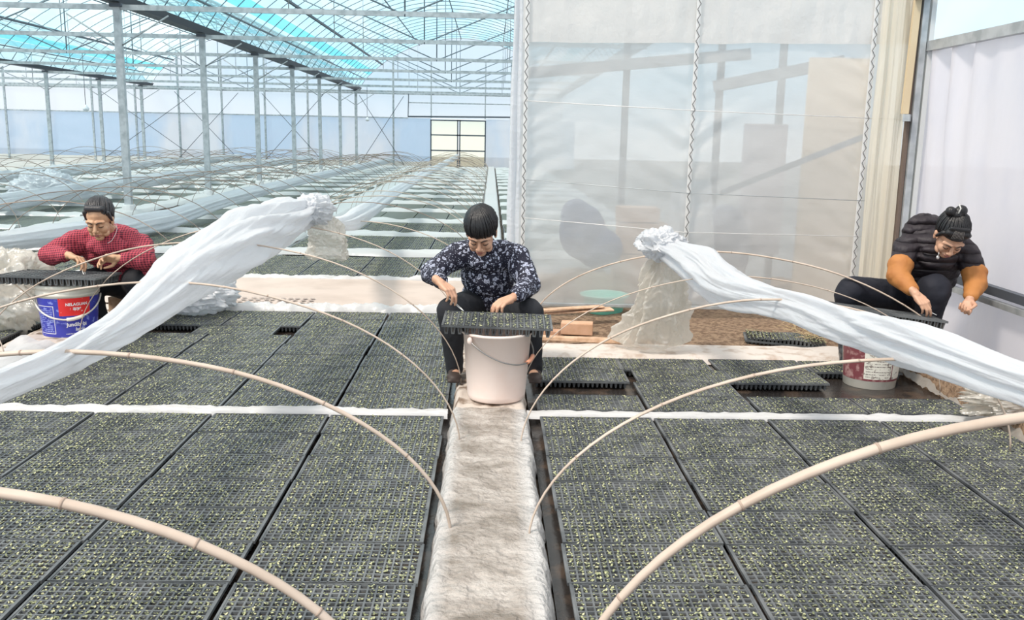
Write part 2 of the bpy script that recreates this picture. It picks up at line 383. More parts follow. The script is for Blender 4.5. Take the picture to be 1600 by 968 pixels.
for c in range(4):                                                   # left bed
    xc = XL[0]-PX*(c+.5)
    for k in range(9): slots.append((xc, 4.335-PY*(k+.5)-.02, 'tray of seedlings, left bed, %s row before the white strip, %s' % (rowname(k), COLW[c]), 'trays in the left bed'))
    for k in range(9):
        if k == 6 and c == 3: continue
        dx = -.14 if (k == 6 and c == 2) else 0
        slots.append((xc+dx, 4.42+.284*(k+.5), 'tray of seedlings, left bed, %s row behind the white strip, %s' % (rowname(k), COLW[c]), 'trays in the left bed'))
for c in range(4):                                                   # right bed
    xc = XR[0]+PX*(c+.5)
    for k in range(9): slots.append((xc, 4.335-PY*(k+.5)-.01, 'tray of seedlings, right bed, %s row before the white strip, %s' % (rowname(k), COLW[c]), 'trays in the right bed'))
    for k in range(4):
        if (c, k) in ((0, 1), (2, 1), (3, 1), (3, 2)): continue
        dx = {(1, 2): .03, (1, 3): -.02, (2, 2): .02}.get((c, k), 0)
        slots.append((xc+dx, 4.44+.285*(k+.5), 'tray of seedlings, right bed, %s row behind the white strip, %s' % (rowname(k), COLW[c]), 'trays in the right bed'))
for c in range(4):                                                   # second bed, near part
    for k in range(9): slots.append((-3.22-PX*(c+.5), 4.45+.284*(k+.5), 'tray of seedlings, outer left bed, %s row behind its strip, column %s from bucket path' % (rowname(k), ('first', 'second', 'third', 'fourth')[c]), 'trays in the outer left bed'))
far = []
for bi, (x0, sg, nc, bn) in enumerate([(-.17, -1, 4, 'inner bed'), (-3.18, -1, 4, 'second bed'), (-6.62, -1, 4, 'third bed'), (-9.72, -1, 4, 'fourth bed'), (-12.72, -1, 4, 'fifth bed'), (.20, 1, 3, 'right bed')]):
    for s_ in range(17):
        ys = 8.60+2.06*s_
        if ys > 42: continue
        for k in range(7 if s_ else 6):
            for c in range(nc):
                y = ys+(.0 if s_ else .02)+PY*(k+.5)-.0
                if bi == 5 and y < 9.9: continue
                far.append((x0+sg*PX*(c+.5), y-.06, 'tray beyond cross path, %s, %s section, %s row, %s column' % (bn, rowname(s_), rowname(k), ('first', 'second', 'third', 'fourth')[c]), 'trays beyond the cross path', bi))
def vis(x, y):
    return any(-5 < a < 1605 and -5 < b < 975 for a, b in (proj(x+dx, y+dy, .05) for dx in (-.27, .27) for dy in (-.13, .13)))
near = [s for s in slots if vis(s[0], s[1])]
farv = sorted([s for s in far if vis(s[0], s[1])], key=lambda s: math.hypot(s[0], s[1]))
NF = 290-len(near)
print('trays near', len(near), 'far', len(farv))
for s in near: put_tray(s[0]+random.uniform(-.004, .004), s[1]+random.uniform(-.002, .002), random.uniform(0, .002), s[2], s[3], random.uniform(-.006, .006))
for s in farv[:NF]: put_tray(s[0], s[1], 0, s[2], s[3], random.uniform(-.006, .006))
def far_tray_mat():
    m = mat('far_tray_cells', (.1, .1, .1), .5); t = m.node_tree; b = t.nodes['Principled BSDF']; N = t.nodes.new; L = t.links.new
    co = N('ShaderNodeTexCoord'); n = N('ShaderNodeTexNoise'); n.inputs['Scale'].default_value = 40; L(co.outputs['Object'], n.inputs['Vector'])
    br = N('ShaderNodeTexBrick'); br.offset = 0; L(co.outputs['Object'], br.inputs['Vector'])
    br.inputs['Scale'].default_value = 1; br.inputs['Brick Width'].default_value = CP; br.inputs['Row Height'].default_value = CP; br.inputs['Mortar Size'].default_value = .0026
    br.inputs['Mortar'].default_value = (.12, .135, .15, 1); br.inputs['Color1'].default_value = (.05, .055, .035, 1); br.inputs['Color2'].default_value = (.12, .14, .07, 1)
    L(br.outputs[0], b.inputs['Base Color']); return m
ft = MB()
for s in farv[NF:]: ft.box((s[0], s[1], .025), (TW, TD, .05))
tag(obj('seedling_trays', ft, far_tray_mat(), (0, 0, 0), False), 'dark seedling trays covering the distant ends of the beds', 'seedling trays', kind='stuff')
# tray lying on the ground by the boot
put_tray(2.10, 6.16, .035, 'warped black tray lying on the soil beside the rubber boot', None, rot=(.0, .03, -.22), me=bent_me, scale=1.0)

# ---------------------------------------------------------------- soil berm, planks, blocks behind the right bed
b_ = MB().grid(lambda u, v: (.2+3.1*u, 5.95+1.15*v, .02+.045*min(1, v*3)+.02*nv((u*14, v*5, 0))), 70, 26); struct('soil_bank', b_, M['straw'], True)
b_ = MB().grid(lambda u, v: (.2+2.55*u, 5.62+.36*v, .052+.012*nv((u*16, v*4, 8))-.05*(1-min(1, v*6))), 70, 12)
struct('bed_border', b_, mat('pale_dusty_film', (.68, .62, .57), .6, mottle=(12, (.50, .40, .33), .5, .68), bump=(40, .4, .01)), True)
struct('bed_kerb', MB().grid(lambda u, v: (2.62+.10*u+.02*nv((0, v*9, 0)), 1.8+4.0*v, [-.02, .10, .13][0 if u == 0 else (1 if u < .6 else 2)]+.012*nv((u*3, v*20, 2))), 6, 90), M['straw'], True)
struct('soil_bank', MB().grid(lambda u, v: (2.70+.55*u, 1.8+5.2*v, .12-.08*min(1, u*1.6)+.010*nv((u*8, v*18, 5))), 14, 60), M['straw'], True)
wood = mat('raw_timber', (.70, .48, .33), .8, mottle=(20, (.52, .33, .21), .42, .62))
def beam(name, a, b, wd, ht, label, cat, mt=wood): 
    mb = MB().bar(a, b, wd, ht); c = (Vector(a)+Vector(b))/2
    o = obj(name, mb, mt, tuple(c), False); bv = o.modifiers.new('bevel', 'BEVEL'); bv.width = .006; bv.segments = 2; return tag(o, label, cat)
beam('wooden_plank', (.24, 6.05, .075), (.98, 5.98, .073), .06, .03, 'long low timber batten on soil behind white bucket', 'plank')
beam('wooden_plank', (.28, 6.52, .150), (.93, 6.62, .175), .12, .014, 'thin wooden board lying across the timber blocks', 'plank')
beam('wooden_plank', (.22, 6.42, .185), (.86, 6.62, .195), .08, .012, 'upper thin wooden board beside the plastic basin', 'plank')
beam('brick', (.52, 6.28, .10), (.745, 6.25, .10), .11, .085, 'orange clay brick on edge behind the timber batten', 'brick', mat('orange_brick', (.68, .42, .28), .9, mottle=(14, (.58, .34, .21), .4, .7)))
beam('brick', (.20, 6.24, .085), (.50, 6.16, .075), .09, .055, 'low terracotta slab between white bucket and orange brick', 'brick', mat('terracotta', (.62, .37, .24), .9, mottle=(14, (.50, .28, .18), .4, .7)))
# straw tufts by the boot
st = MB(); rs = random.Random(5)
for i in range(260):
    x = rs.uniform(2.2, 2.62); y = rs.uniform(6.05, 6.6); a = rs.uniform(0, 3.14); l = rs.uniform(.03, .10)
    z = .075+rs.uniform(0, .03); st.tube([(x, y, z), (x+math.cos(a)*l, y+math.sin(a)*l*.5, z+rs.uniform(-.01, .04))], .0013, 4)
tag(obj('straw', st, mat('dry_straw', (.62, .48, .28), .8), (2.4, 6.3, .07)), 'loose dry straw on the soil beside the rubber boot', 'straw', kind='stuff')

# ---------------------------------------------------------------- greenhouse shell
ZG, ZR = 3.56, 6.05
SP = [(3.4, -6.4), (-6.4, -16.2), (-16.2, -26.0)]
def arch(xa, xb, t):                                                  # t 0..1 from gutter to gutter
    x = xa+(xb-xa)*t; s = 2*t-1
    return x, ZG+(ZR-ZG)*(1-abs(s)**2.0)**.80
def rooffilm():
    m = film('roof_film', (.50, .87, .95), .76, .80, .0, tint=(.30, .72, .84), bump=(2, .1, .01), patch=(1.3, (.80, .95, .99), .45, .66), stretch=(1.4, .25, 1.4))
    t = m.node_tree; N = t.nodes.new; L = t.links.new
    tr = [n for n in t.nodes if n.type == 'BSDF_TRANSPARENT'][0]; nz_ = N('ShaderNodeTexNoise'); nz_.inputs['Scale'].default_value = .7; nz_.inputs['Detail'].default_value = 3
    mp = [n for n in t.nodes if n.type == 'MAPPING'][0]; L(mp.outputs[0], nz_.inputs['Vector'])
    r = N('ShaderNodeMapRange'); r.inputs[1].default_value = .45; r.inputs[2].default_value = .62; L(nz_.outputs[0], r.inputs[0])
    c = N('ShaderNodeMix'); c.data_type = 'RGBA'; c.inputs[6].default_value = (.78, .94, .99, 1); c.inputs[7].default_value = (.96, .99, 1, 1); L(r.outputs[0], c.inputs[0]); L(c.outputs[2], tr.inputs[0])
    return m
M['roof'] = rooffilm()
M['roof_band'] = film('roof_band_film', (.30, .76, .86), .45, .75, .0, tint=(.32, .80, .90))
YR0, YR1 = 8.0, 44.0
for i, (xa, xb) in enumerate(SP):
    def rf(u, v): x, z = arch(xa, xb, u); return (x, YR0+(YR1-YR0)*v, z)
    c = struct('ceiling', MB().grid(rf, 40, 2), M['roof'], True)
    for t0 in ((.055, .078), (.922, .945)):                           # dark cyan bands along the gutters
        def rb(u, v): x, z = arch(xa, xb, t0[0]+(t0[1]-t0[0])*u); return (x, YR0+(YR1-YR0)*v, z-.012)
        part('tinted_band', MB().grid(rb, 4, 2), M['roof_band'], c, label='darker cyan roofing band')
    ys = [YR0+.9*k for k in range(41)] if i < 2 else [YR0+1.8*k for k in range(21)]
    if i == 1: ys = [y for y in ys if y > 14]
    if i == 2: ys = [y for y in ys if y > 26]
    for y in ys:
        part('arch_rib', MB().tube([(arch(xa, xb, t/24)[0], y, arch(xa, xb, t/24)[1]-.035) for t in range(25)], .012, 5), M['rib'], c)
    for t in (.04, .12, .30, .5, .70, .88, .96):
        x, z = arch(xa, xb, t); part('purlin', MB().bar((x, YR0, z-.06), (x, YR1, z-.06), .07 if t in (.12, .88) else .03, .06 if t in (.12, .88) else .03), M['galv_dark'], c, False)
def gutter(x, y0, label):
    mb = MB(); pr = [(-.20, ZG+.10), (-.13, ZG-.02), (.13, ZG-.02), (.20, ZG+.10), (.17, ZG+.10), (.11, ZG+.0), (-.11, ZG+.0), (-.17, ZG+.10)]
    n = len(pr); mb.v = [(x+a, y0, z) for a, z in pr]+[(x+a, 44.0, z) for a, z in pr]
    mb.f = [(k, (k+1) % n, n+(k+1) % n, n+k) for k in range(n)]+[tuple(range(n))[::-1], tuple(range(n, 2*n))]
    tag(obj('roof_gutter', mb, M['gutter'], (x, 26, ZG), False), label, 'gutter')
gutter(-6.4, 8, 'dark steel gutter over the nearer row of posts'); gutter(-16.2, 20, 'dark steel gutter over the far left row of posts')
gutter(3.4, 9.6, 'dark steel gutter along the right side behind the film room')
PY0 = [15.9+4.5*k for k in range(7)]
def post(x, y, label, group, s=.115, foot=True):
    t = thing('steel_post', (x, y, 0), label, 'post', group)
    part('post_shaft', MB().box((x, y, (ZG-.04+.12)/2), (s, s*.8, ZG-.04-.12)), M['galv'], t, False)
    if foot: part('footing', MB().lathe([(.0, .0), (.13, 0), (.11, .17), (.10, .19), (0, .19)], 12, (x, y, -.03)), M['strip_film'], t, False, 'pale wrapped concrete footing')
    part('bracket', MB().box((x, y, ZG-.07), (s*1.7, s*1.5, .06)), M['galv_dark'], t, False)
    for sg in (-1, 1): part('brace', MB().tube([(x, y, ZG-.75), (x+sg*.85, y, ZG-.22)], .014, 6), M['galv'], t)
for k, y in enumerate(PY0): post(-6.33, y, 'galvanized square post under nearer gutter, %s in its row' % orr(k), 'posts under the nearer gutter')
for k, y in enumerate(PY0):
    if y > 24: post(-16.2, y, 'galvanized post under far left gutter, %s visible in its row' % orr(k-2), 'posts under the far left gutter')
def truss(xa, xb, y, label, group):
    t = thing('roof_truss', ((xa+xb)/2, y, ZG), label, 'truss', group); xm = (xa+xb)/2
    part('bottom_chord', MB().bar((xa, y, ZG-.10), (xb, y, ZG-.10), .05, .085), M['galv'], t, False)
    part('king_rod', MB().tube([(xm, y, ZG-.14), (xm, y, ZR-.05)], .016, 6), M['rib'], t)
    part('king_knuckle', MB().lathe([(0, -.03), (.03, -.02), (.03, .02), (0, .03)], 8, (xm, y, ZG-.12)), M['galv_dark'], t)
    for tt in (.14, .86):
        x, z = arch(xa, xb, tt); part('diagonal', MB().tube([(xm, y, ZG-.12), (x, y, z-.04)], .016, 6), M['rib'], t)
    for tt in (.30, .70):
        x, z = arch(xa, xb, tt); part('hanger', MB().tube([(x, y, ZG-.10), (x, y, z-.04)], .010, 5), M['galv'], t)
for k, y in enumerate(PY0): truss(3.4, -6.4, y, 'steel truss of the middle roof span, %s from the camera' % orr(k), 'trusses of the middle roof span')
for k, y in enumerate(PY0): truss(-6.4, -16.2, y, 'steel truss of the left roof span, %s from the camera' % orr(k), 'trusses of the left roof span')
for k, y in enumerate(PY0):
    if y > 28: truss(-16.2, -26, y, 'steel truss of the outermost left roof span, %s visible' % orr(k-3), 'trusses of the outermost left roof span')
# back wall: blue-white film below a rail, clear panels above
M['wall_blue'] = film('far_wall_film', (.56, .74, .95), .14, .75, .08, tint=(.8, .9, 1), bump=(1.5, .5, .1), stretch=(1, 1, .5), patch=(.35, (.86, .90, .96), .45, .62), rough=.3)
M['wall_white'] = film('far_wall_panel', (.92, .95, 1.0), .35, .75, .05, tint=(.92, .96, 1), bump=(2, .2, .02), stretch=(5, 1, .3))
wb = MB().grid(lambda u, v: (-27+24.08*u, 44.05+.05*nv((u*50, v*5, 0)), 2.30*v), 130, 16); wb.grid(lambda u, v: (-.28+4.3*u, 44.05+.05*nv((u*9, v*5, 9)), 2.30*v), 24, 16)
bw = struct('wall_back', wb, M['wall_blue'], True)
ub = MB()
for xa, xb in SP:
    n = 24
    for k in range(n):
        x0, z0 = arch(xa, xb, k/n); x1, z1 = arch(xa, xb, (k+1)/n)
        ub.add([(x0, 44.1, 2.3), (x1, 44.1, 2.3), (x1, 44.1, z1), (x0, 44.1, z0)], [(0, 1, 2, 3)])
part('upper_panel', ub, M['wall_white'], bw, False, 'pale corrugated gable panel')
part('wall_rail', MB().bar((-27, 44.0, 2.3), (-4, 44.0, 2.3), .05, .05), M['galv'], bw, False)
part('wall_rail', MB().bar((-27, 44.0, 3.42), (3.4, 44.0, 3.42), .06, .07), M['galv'], bw, False)
part('wall_rail', MB().bar((-4, 44.0, 3.02), (1.2, 44.0, 3.02), .05, .05), M['galv'], bw, False)
part('wall_base', MB().box((-15, 43.95, .12), (24, .12, .24)), mat('pale_base_wall', (.72, .68, .64), .8), bw, False)
for k in range(10):
    x = -4.7-2.03*k
    if abs(x+16.2) < .6 or abs(x+6.4) < .5: continue
    part('wall_mullion', MB().bar((x, 43.9, 0), (x, 43.9, 5.0 if abs(x+11.3) < 4 or x > -6 else 4.2), .08, .08), M['galv'], bw, False)
for x in (-2.9, -.32, .9):
    part('wall_mullion', MB().bar((x, 43.9, 2.3), (x, 43.9, 5.0), .05, .05), M['galv'], bw, False)
for (xa, xb) in ((-10.9, -8.0), (-18.5, -14.0), (-6.3, -4.2), (-15, -12)):
    for a, b in ((xa, xb), (xb, xa)): part('brace_cable', MB().tube([(a, 43.8, .1), (b, 43.8, 3.3)], .013, 5), M['galv_dark'], bw)
# the double door
dr = tag(bpy.data.objects.new('door_1', None), kind='structure'); C.objects.link(dr); dr.location = (-1.6, 43.8, 0)
M['door'] = film('cream_door_panel', (1.0, 1.0, .86), .72, .92, .0, tint=(1, 1, .935))
fr = MB()
for x in (-2.9, -1.62, -1.52, -.30): fr.bar((x, 43.75, .0), (x, 43.75, 2.25), .06, .05)
for z in (.03, .80, 1.53, 2.22): fr.bar((-2.9, 43.75, z), (-.30, 43.75, z), .05, .06)
part('door_frame', fr, M['galv_dark'], dr, False)
for xa, xb in ((-2.87, -1.65), (-1.49, -.33)):
    part('door_leaf', MB().box(((xa+xb)/2, 43.78, 1.12), (xb-xa, .01, 2.18)), M['door'], dr, False, 'cream glowing door leaf')
rl = thing('door_track', (-1.6, 43.7, 2.38), 'long grey overhead track above the cream double door', 'track')
part('rail', MB().bar((-4.0, 43.7, 2.36), (.95, 43.7, 2.42), .06, .07), M['galv_dark'], rl, False)
for x in (-3.98, .93): part('hanger', MB().bar((x, 43.7, 2.4), (x, 43.96, 3.42), .04, .04), M['galv_dark'], rl, False)
# pendant bulbs
for (x, y, zt, zb, lb) in ((-10.9, 24.9, 3.45, 2.0, 'small pendant bulb hanging by the far left posts'), (-8.6, 33.9, 3.45, 2.0, 'small pendant bulb hanging between third and fourth posts'), (-5.2, 38.4, 3.45, 2.1, 'small pendant bulb hanging near the back wall left of door')):
    t = thing('pendant_bulb', (x, y, zb), lb, 'lamp'); part('cord', MB().tube([(x, y, zt), (x, y, zb+.05)], .008, 5), M['galv_dark'], t)
    part('bulb', MB().lathe([(0, -.09), (.07, -.06), (.09, 0), (.04, .05), (.03, .09), (0, .09)], 12, (x, y, zb)), mat('white_bulb', (.85, .87, .9), .3), t)
# wires stretched high under the left roof
tag(obj('tension_wire', MB().tube(spl([(-9.5, 12.2, 3.9), (-8.0, 13.5, 3.55), (-6.5, 14.8, 3.62)], 16), .01, 5), M['galv'], (-8, 13.5, 3.6)), 'sagging pale cable beside the top of the nearest post', 'cable')

# ---------------------------------------------------------------- the film room on the right
FY = 6.9
def film_wall_mat():
    m = film('room_film', (.83, .83, .82), .36, .50, .07, tint=(.96, .97, .98), bump=(2.2, .5, .03), stretch=(.8, 1, 2.2), rough=.22)
    return m
M['room'] = film_wall_mat()
CH = [.25, 1.51, 2.83]
def fw(u, v):
    x = .22+3.0*u; z = .13+3.3*v; w_ = 0
    for c in CH:
        d = x-c; w_ += .045*math.exp(-abs(d)/.22)*nv((c*7, (z-.5*abs(d))*10+.6*nv((x*4, z*3, 0)), 1))*min(1, abs(d)*22)
    w_ += .014*nv((x*1.5, z*1.2, 7))+.007*nv((x*2.5, z*7+x*3, 3))+.004*nv((x*9, z*6, 5))
    if x > 2.83: w_ += .012*math.sin((x-2.83)*40+z*.6+2*nv((0, z, 0)))*min(1, (x-2.83)*9)
    return (x, FY+w_, z)
wf = struct('wall_partition', MB().grid(fw, 230, 170), M['room'], True)
val = MB().grid(lambda u, v: (.22+2.9*u, FY-.03+.012*nv((u*8, v*6, 1))+.01*nv((u*40, v*2, 0)), 2.12+.05*u+1.2*v+.012*nv((u*9, 0, 3))), 120, 20)
part('film_valance', val, film('valance_film', (.86, .84, .82), .08, .5, .08, bump=(6, .6, .03)), wf, True, 'doubled creamy film band at the top')
part('film_string', MB().tube([(.25, FY-.05, 1.70), (1.5, FY-.055, 1.655), (3.1, FY-.05, 1.62)], .0035, 5), M['strip_film'], wf)
part('film_string', MB().tube([(.25, FY-.05, 1.12), (1.5, FY-.055, 1.04), (3.1, FY-.05, 1.0)], .0028, 5), M['galv'], wf)
part('film_string', MB().tube([(.25, FY-.05, .83), (1.5, FY-.055, .74), (3.1, FY-.05, .73)], .003, 5), M['strip_film'], wf)
part('base_rail', MB().bar((.2, FY-.02, .16), (3.2, FY-.02, .14), .03, .018), M['galv'], wf, False)
# side film returning to the back, bunched at the corner
sf = struct('wall_room_side', MB().grid(lambda u, v: (.26+.015*nv((u*6, v*5, 2))+.02*u, FY+.19+2.4*u, .05+3.4*v), 40, 40), M['room'], True)
def bunch(u, v):
    a = 2*math.pi*u; z = .05+3.35*v; r = .045*(1+.5*math.sin(a*5+z*.7)+.5*nv((math.cos(a)*2, math.sin(a)*2, z*1.6)))*(1.0-.3*v)
    return (.195+r*math.cos(a)*1.0+.01*nv((0, 0, z*2)), FY+.10+r*math.sin(a), z)
tag(obj('gathered_film', MB().grid(bunch, 48, 90, True), M['white_film'], (.2, FY+.1, .05)), 'gathered white film hanging at the left corner of the film room', 'plastic film')
for c, lb in zip(CH, ('leftmost film lock channel with wavy wire, behind the seated woman in navy', 'middle film lock channel with wavy wire, above the knotted film', 'right film lock channel with wavy wire, beside the corner post')):
    lean = {0.25: .02, 1.51: -.02, 2.83: -.03}[c]
    t = thing('film_lock_channel', (c, FY-.05, .15), lb, 'film lock channel')
    part('channel', MB().bar((c, FY-.045, .14), (c, FY-.045, 3.3), .030, .012), mat('channel_white', (.80, .80, .79), .4, .2), t, False)
    pts = []; k = 0; z = .16
    while z < 3.3: pts.append((c+(.011 if k % 2 else -.011), FY-.060, z)); z += .034+.008*random.random(); k += 1
    part('wiggle_wire', MB().tube(pts, .0032, 5), mat('wire_grey', (.16, .16, .16), .4, .6), t)
# corner post: two steel members and a timber edge
t = thing('corner_post', (3.18, FY-.03, 0), 'tall galvanized corner post between the film room and lavender film wall', 'post')
part('post_face', MB().box((3.165, FY-.10, 1.75), (.045, .05, 3.5)), M['galv'], t, False)
part('post_back', MB().box((3.225, FY-.09, 1.75), (.035, .06, 3.5)), mat('pale_zinc', (.66, .68, .68), .5, .2), t, False)
part('timber_edge', MB().box((3.125, FY-.08, 1.75), (.022, .05, 3.5)), mat('brown_timber', (.16, .12, .10), .8), t, False)
part('bracket', MB().bar((3.06, FY-.14, 2.50), (3.42, FY-.32, 2.56), .06, .05), mat('rusty_dark', (.12, .08, .07), .7), t, False)
# cream curtain
def cur(u, v):
    x = 2.86+.24*u; z = .12+3.2*v
    return (x+.01*nv((z, u*3, 0)), FY-.075-.012*math.sin(u*13+2.5*nv((u*2, 0, z*.7)))-.02*nv((u*5, 0, z*.8))-.006*nv((u*18, 0, z*1.2)), z)
tag(obj('film_curtain', MB().grid(cur, 60, 70), film('cream_film', (.92, .85, .70), .22, .5, .10, bump=(5, .5, .02), stretch=(3, 1, .5)), (2.98, FY-.07, .12)), 'cream folded film curtain beside the corner post', 'curtain')
tag(obj('board', MB().bar((3.085, FY-.11, 1.66), (3.10, FY-.11, 2.5), .05, .03), mat('cream_board', (.66, .54, .36), .7), (3.09, FY-.11, 1.66), False), 'narrow cream board hanging at the edge of the curtain', 'board')
tag(obj('tube_stub', MB().bar((3.06, FY-.20, 1.63), (3.115, FY-.10, 1.63), .05, .05), M['galv'], (3.09, FY-.15, 1.63), False), 'square tube end poking out beside the cream curtain', 'tube')
# inside the room
struct('wall_room_back', MB().grid(lambda u, v: (.26+3.9*u, 9.5+.02*nv((u*9, v*6, 0)), .0+3.5*v), 40, 20), film('room_back_film', (.74, .80, .84), .35, .55, .04, bump=(2, .4, .03)), True)
struct('floor', MB().box((1.7, 8.2, .0), (2.9, 2.5, .04)), M['straw'])
M['int_steel'] = mat('interior_steel', (.30, .33, .36), .6, .2)
for k, (x, zt, lb) in enumerate(((1.36, 3.2, 'steel stud inside the film room, nearest its left corner'), (2.32, 3.2, 'steel stud inside the film room beside blue pane'), (2.95, 3.2, 'steel stud inside the film room beside beige panel'))):
    tag(obj('steel_stud', MB().box((x*.93, 8.7, zt/2), (.06, .06, zt)), M['int_steel'], (x*.93, 8.7, 0), False), lb, 'stud')
tag(obj('steel_beam', MB().bar((2.05, 8.5, 1.93), (3.1, 8.1, 2.15), .07, .10), M['int_steel'], (2.6, 8.3, 2.05), False), 'slanting steel beam seen through film near the top right', 'beam')
tag(obj('steel_beam', MB().bar((.3, 8.6, 2.02), (2.4, 8.6, 2.24), .05, .10), M['int_steel'], (1.3, 8.6, 2.1), False), 'long level steel beam seen through film below valance', 'beam')
tag(obj('steel_beam', MB().bar((2.05, 8.0, .98), (3.1, 7.5, 1.50), .05, .05), M['int_steel'], (2.6, 7.8, 1.2), False), 'thin sloping steel bar seen through film beside the corner post', 'beam')
tag(obj('leaning_board', MB().box((2.98, 7.85, 1.1), (.55, .04, 2.1)), mat('beige_board', (.80, .66, .50), .8), (2.98, 7.85, 0), False), 'tall beige board standing inside the film room', 'board')
tag(obj('leaning_board', MB().box((2.52, 8.35, 1.0), (.40, .04, 1.2)), mat('grey_board', (.50, .50, .55), .8), (2.52, 8.35, .4), False), 'grey tarpaulin panel hanging left of the beige board', 'board')
q = MB().ell((.78, 7.55, .66), (.20, .16, .24)); q.ell((.93, 7.55, .52), (.20, .16, .18)); q.ell((.72, 7.55, .80), (.13, .12, .14))
remesh(tag(obj('bundle', q, mat('navy_tarp', (.08, .13, .25), .7, bump=(12, .6, .03)), (.8, 7.55, .3)), 'dark blue bundle seen dimly through the film', 'bundle'), .02, 4)
tag(obj('stool', MB().box((.8, 7.55, .18), (.36, .3, .30)), mat('stool_wood', (.45, .35, .28), .8), (.8, 7.55, .03), False), 'low box under the dark blue bundle', 'stool')
cb = mat('cardboard', (.62, .44, .34), .9)
for k, (x, y, z, d, lb) in enumerate(((1.30, 7.8, .25, (.42, .35, .42), 'large cardboard box seen through film, lower of the pair'), (1.32, 7.8, .60, (.40, .33, .26), 'cardboard box stacked on the larger one'), (1.28, 7.8, .80, (.34, .3, .12), 'flat carton topping the cardboard boxes'))):
    tag(obj('cardboard_box', MB().box((x, y, z), d), cb, (x, y, z-d[2]/2), False), lb, 'box')
def drape(u, v):
    a = 2*math.pi*u; z = .05+1.05*(1-v); r = .14+.10*v+.03*math.sin(a*7+z*4)
    return (1.72+r*math.cos(a), 7.7+r*.7*math.sin(a), z)
tag(obj('white_sack', MB().grid(drape, 48, 20, True), M['white_film'], (1.72, 7.7, .05)), 'tall pale sack seen through film behind the middle channel', 'sack')
q = MB().ell((2.15, 8.2, .45), (.25, .2, .42)); tag(obj('bundle', q, mat('grey_tarp', (.30, .32, .38), .7), (2.15, 8.2, .05)), 'grey bundle seen dimly right of the pale sack', 'bundle')
# basin
t = thing('basin', (.935, 7.13, .02), 'pale mint plastic basin on the ground behind the film', 'basin')
part('bowl', MB().lathe([(.0, .02), (.135, .02), (.15, .05), (.175, .165), (.19, .165), (.192, .175), (.17, .175), (.14, .06), (.125, .035), (0, .035)], 40, (.935, 7.13, .02)), mat('mint_plastic', (.25, .80, .66), .35), t)
part('rim', MB().lathe([(.175, .172), (.198, .176), (.200, .184), (.178, .186)], 40, (.935, 7.13, .02), True), mat('mint_rim', (.45, .90, .78), .35), t)

# ---------------------------------------------------------------- right side wall
M['lav'] = film('lavender_wall_film', (.86, .85, .91), .04, .52, .06, bump=(2.4, .5, .03), stretch=(1, 1, .6), rough=.35, patch=(3, (.80, .80, .88), .40, .65))
RX = 3.25
def rwf(u, v):
    y = -1+7.86*u; z = .02+2.11*v
    pinch = .05*math.exp(-((y-6.55)/.5)**2)*math.sin((y-6.5)*22+(2.16-z)*1.5)*(z/2.2)
    return (RX+pinch+.02*nv((y*1.2, z*1.4, 4))+.006*nv((y*4, z*3, 9)), y, z)
wr = struct('wall_right', MB().grid(rwf, 150, 40), M['lav'], True)
part('clear_panel', MB().grid(lambda u, v: (RX+.03, -1+7.9*u, 2.16+1.4*v), 20, 4), film('clear_upper_panel', (.70, .84, .95), .88, .5, .06, tint=(.80, .92, 1), bump=(3, .1, .01), stretch=(1, 8, .2)), wr, True, 'clear panel showing sky')
part('wall_rail', MB().bar((RX-.03, -1, 2.13), (RX-.03, 6.82, 2.15), .05, .07), M['galv'], wr, False)
part('wall_rail', MB().bar((RX-.05, -1, .46), (RX-.05, 6.82, .55), .05, .055), M['galv_dark'], wr, False)
part('wall_rail', MB().bar((RX-.07, -1, .39), (RX-.07, 6.82, .48), .04, .035), M['galv'], wr, False)
part('top_rail', MB().bar((RX, -1, 3.5), (RX, 6.9, 3.5), .08, .1), M['galv'], wr, False)

# ---------------------------------------------------------------- bamboo hoops
def hoop(xa, xb, y, zpk, label, cat='hoop', r=.009, mt='bamboo', group=None, z0=.06, skew=0., yb=None, n=44, flat=.55, nodes=True):
    xc, hs = (xa+xb)/2, (xb-xa)/2; pts = []; rr = []
    for k in range(n+1):
        a = math.pi*k/n; s = -math.cos(a); s2 = s
        z = z0+(zpk-z0)*(max(0, 1-s2*s2))**.54; 
        x = xc+hs*s+skew*(1-s*s)
        yy = y+((yb or y)-y)*(k/n)+.012*nv((x*1.3, y*3, 5)); pts.append(Vector((x, yy, z+.010*nv((x*2, y*7, 1))*(1-s*s)))); rr.append(r*(.62+.38*math.sin(a)))
    mb = MB().tube(pts, rr, 8, flat, True, (0, 1, 0))
    o = obj('bamboo_hoop', mb, M[mt], (xa, y, z0)); tag(o, label, cat, group)
    if nodes:
        acc = 0
        for k in range(1, n):
            acc += (pts[k]-pts[k-1]).length
            if acc > .30:
                acc = 0; t = (pts[k+1]-pts[k]).normalized(); part('bamboo_node', MB().tube([pts[k]-t*.003, pts[k]+t*.003], rr[k]*1.10, 8, flat*1.05, True, (0, 1, 0)), M['node'], o)
    return o
hoop(-2.74, -.24, 1.96, .635, 'thickest pale bamboo hoop over the left bed, nearest the camera', r=.0165, z0=.04, flat=.78)
hoop(-2.62, -.122, 2.93, .70, 'bamboo hoop over left bed, second from the camera, ending on walkway', r=.0115, flat=.75)
hoop(-2.72, -.123, 3.88, .775, 'bamboo hoop over left bed, third, foot just in front of white bucket', r=.009)
hoop(-2.85, -.15, 4.87, .84, 'bamboo hoop over left bed, fourth, foot beside white bucket', r=.008, yb=4.87)
hoop(-2.7, -.15, 5.84, .85, 'thin bamboo hoop under the knotted end of left film roll', r=.007)
hoop(.352-.15, 2.9, 1.96, .84, 'thickest pale bamboo hoop over the right bed, nearest the camera', r=.0165, z0=.04, flat=.78)
hoop(.150, 2.70, 2.90, .72, 'bamboo hoop over right bed, second from the camera', r=.0105)
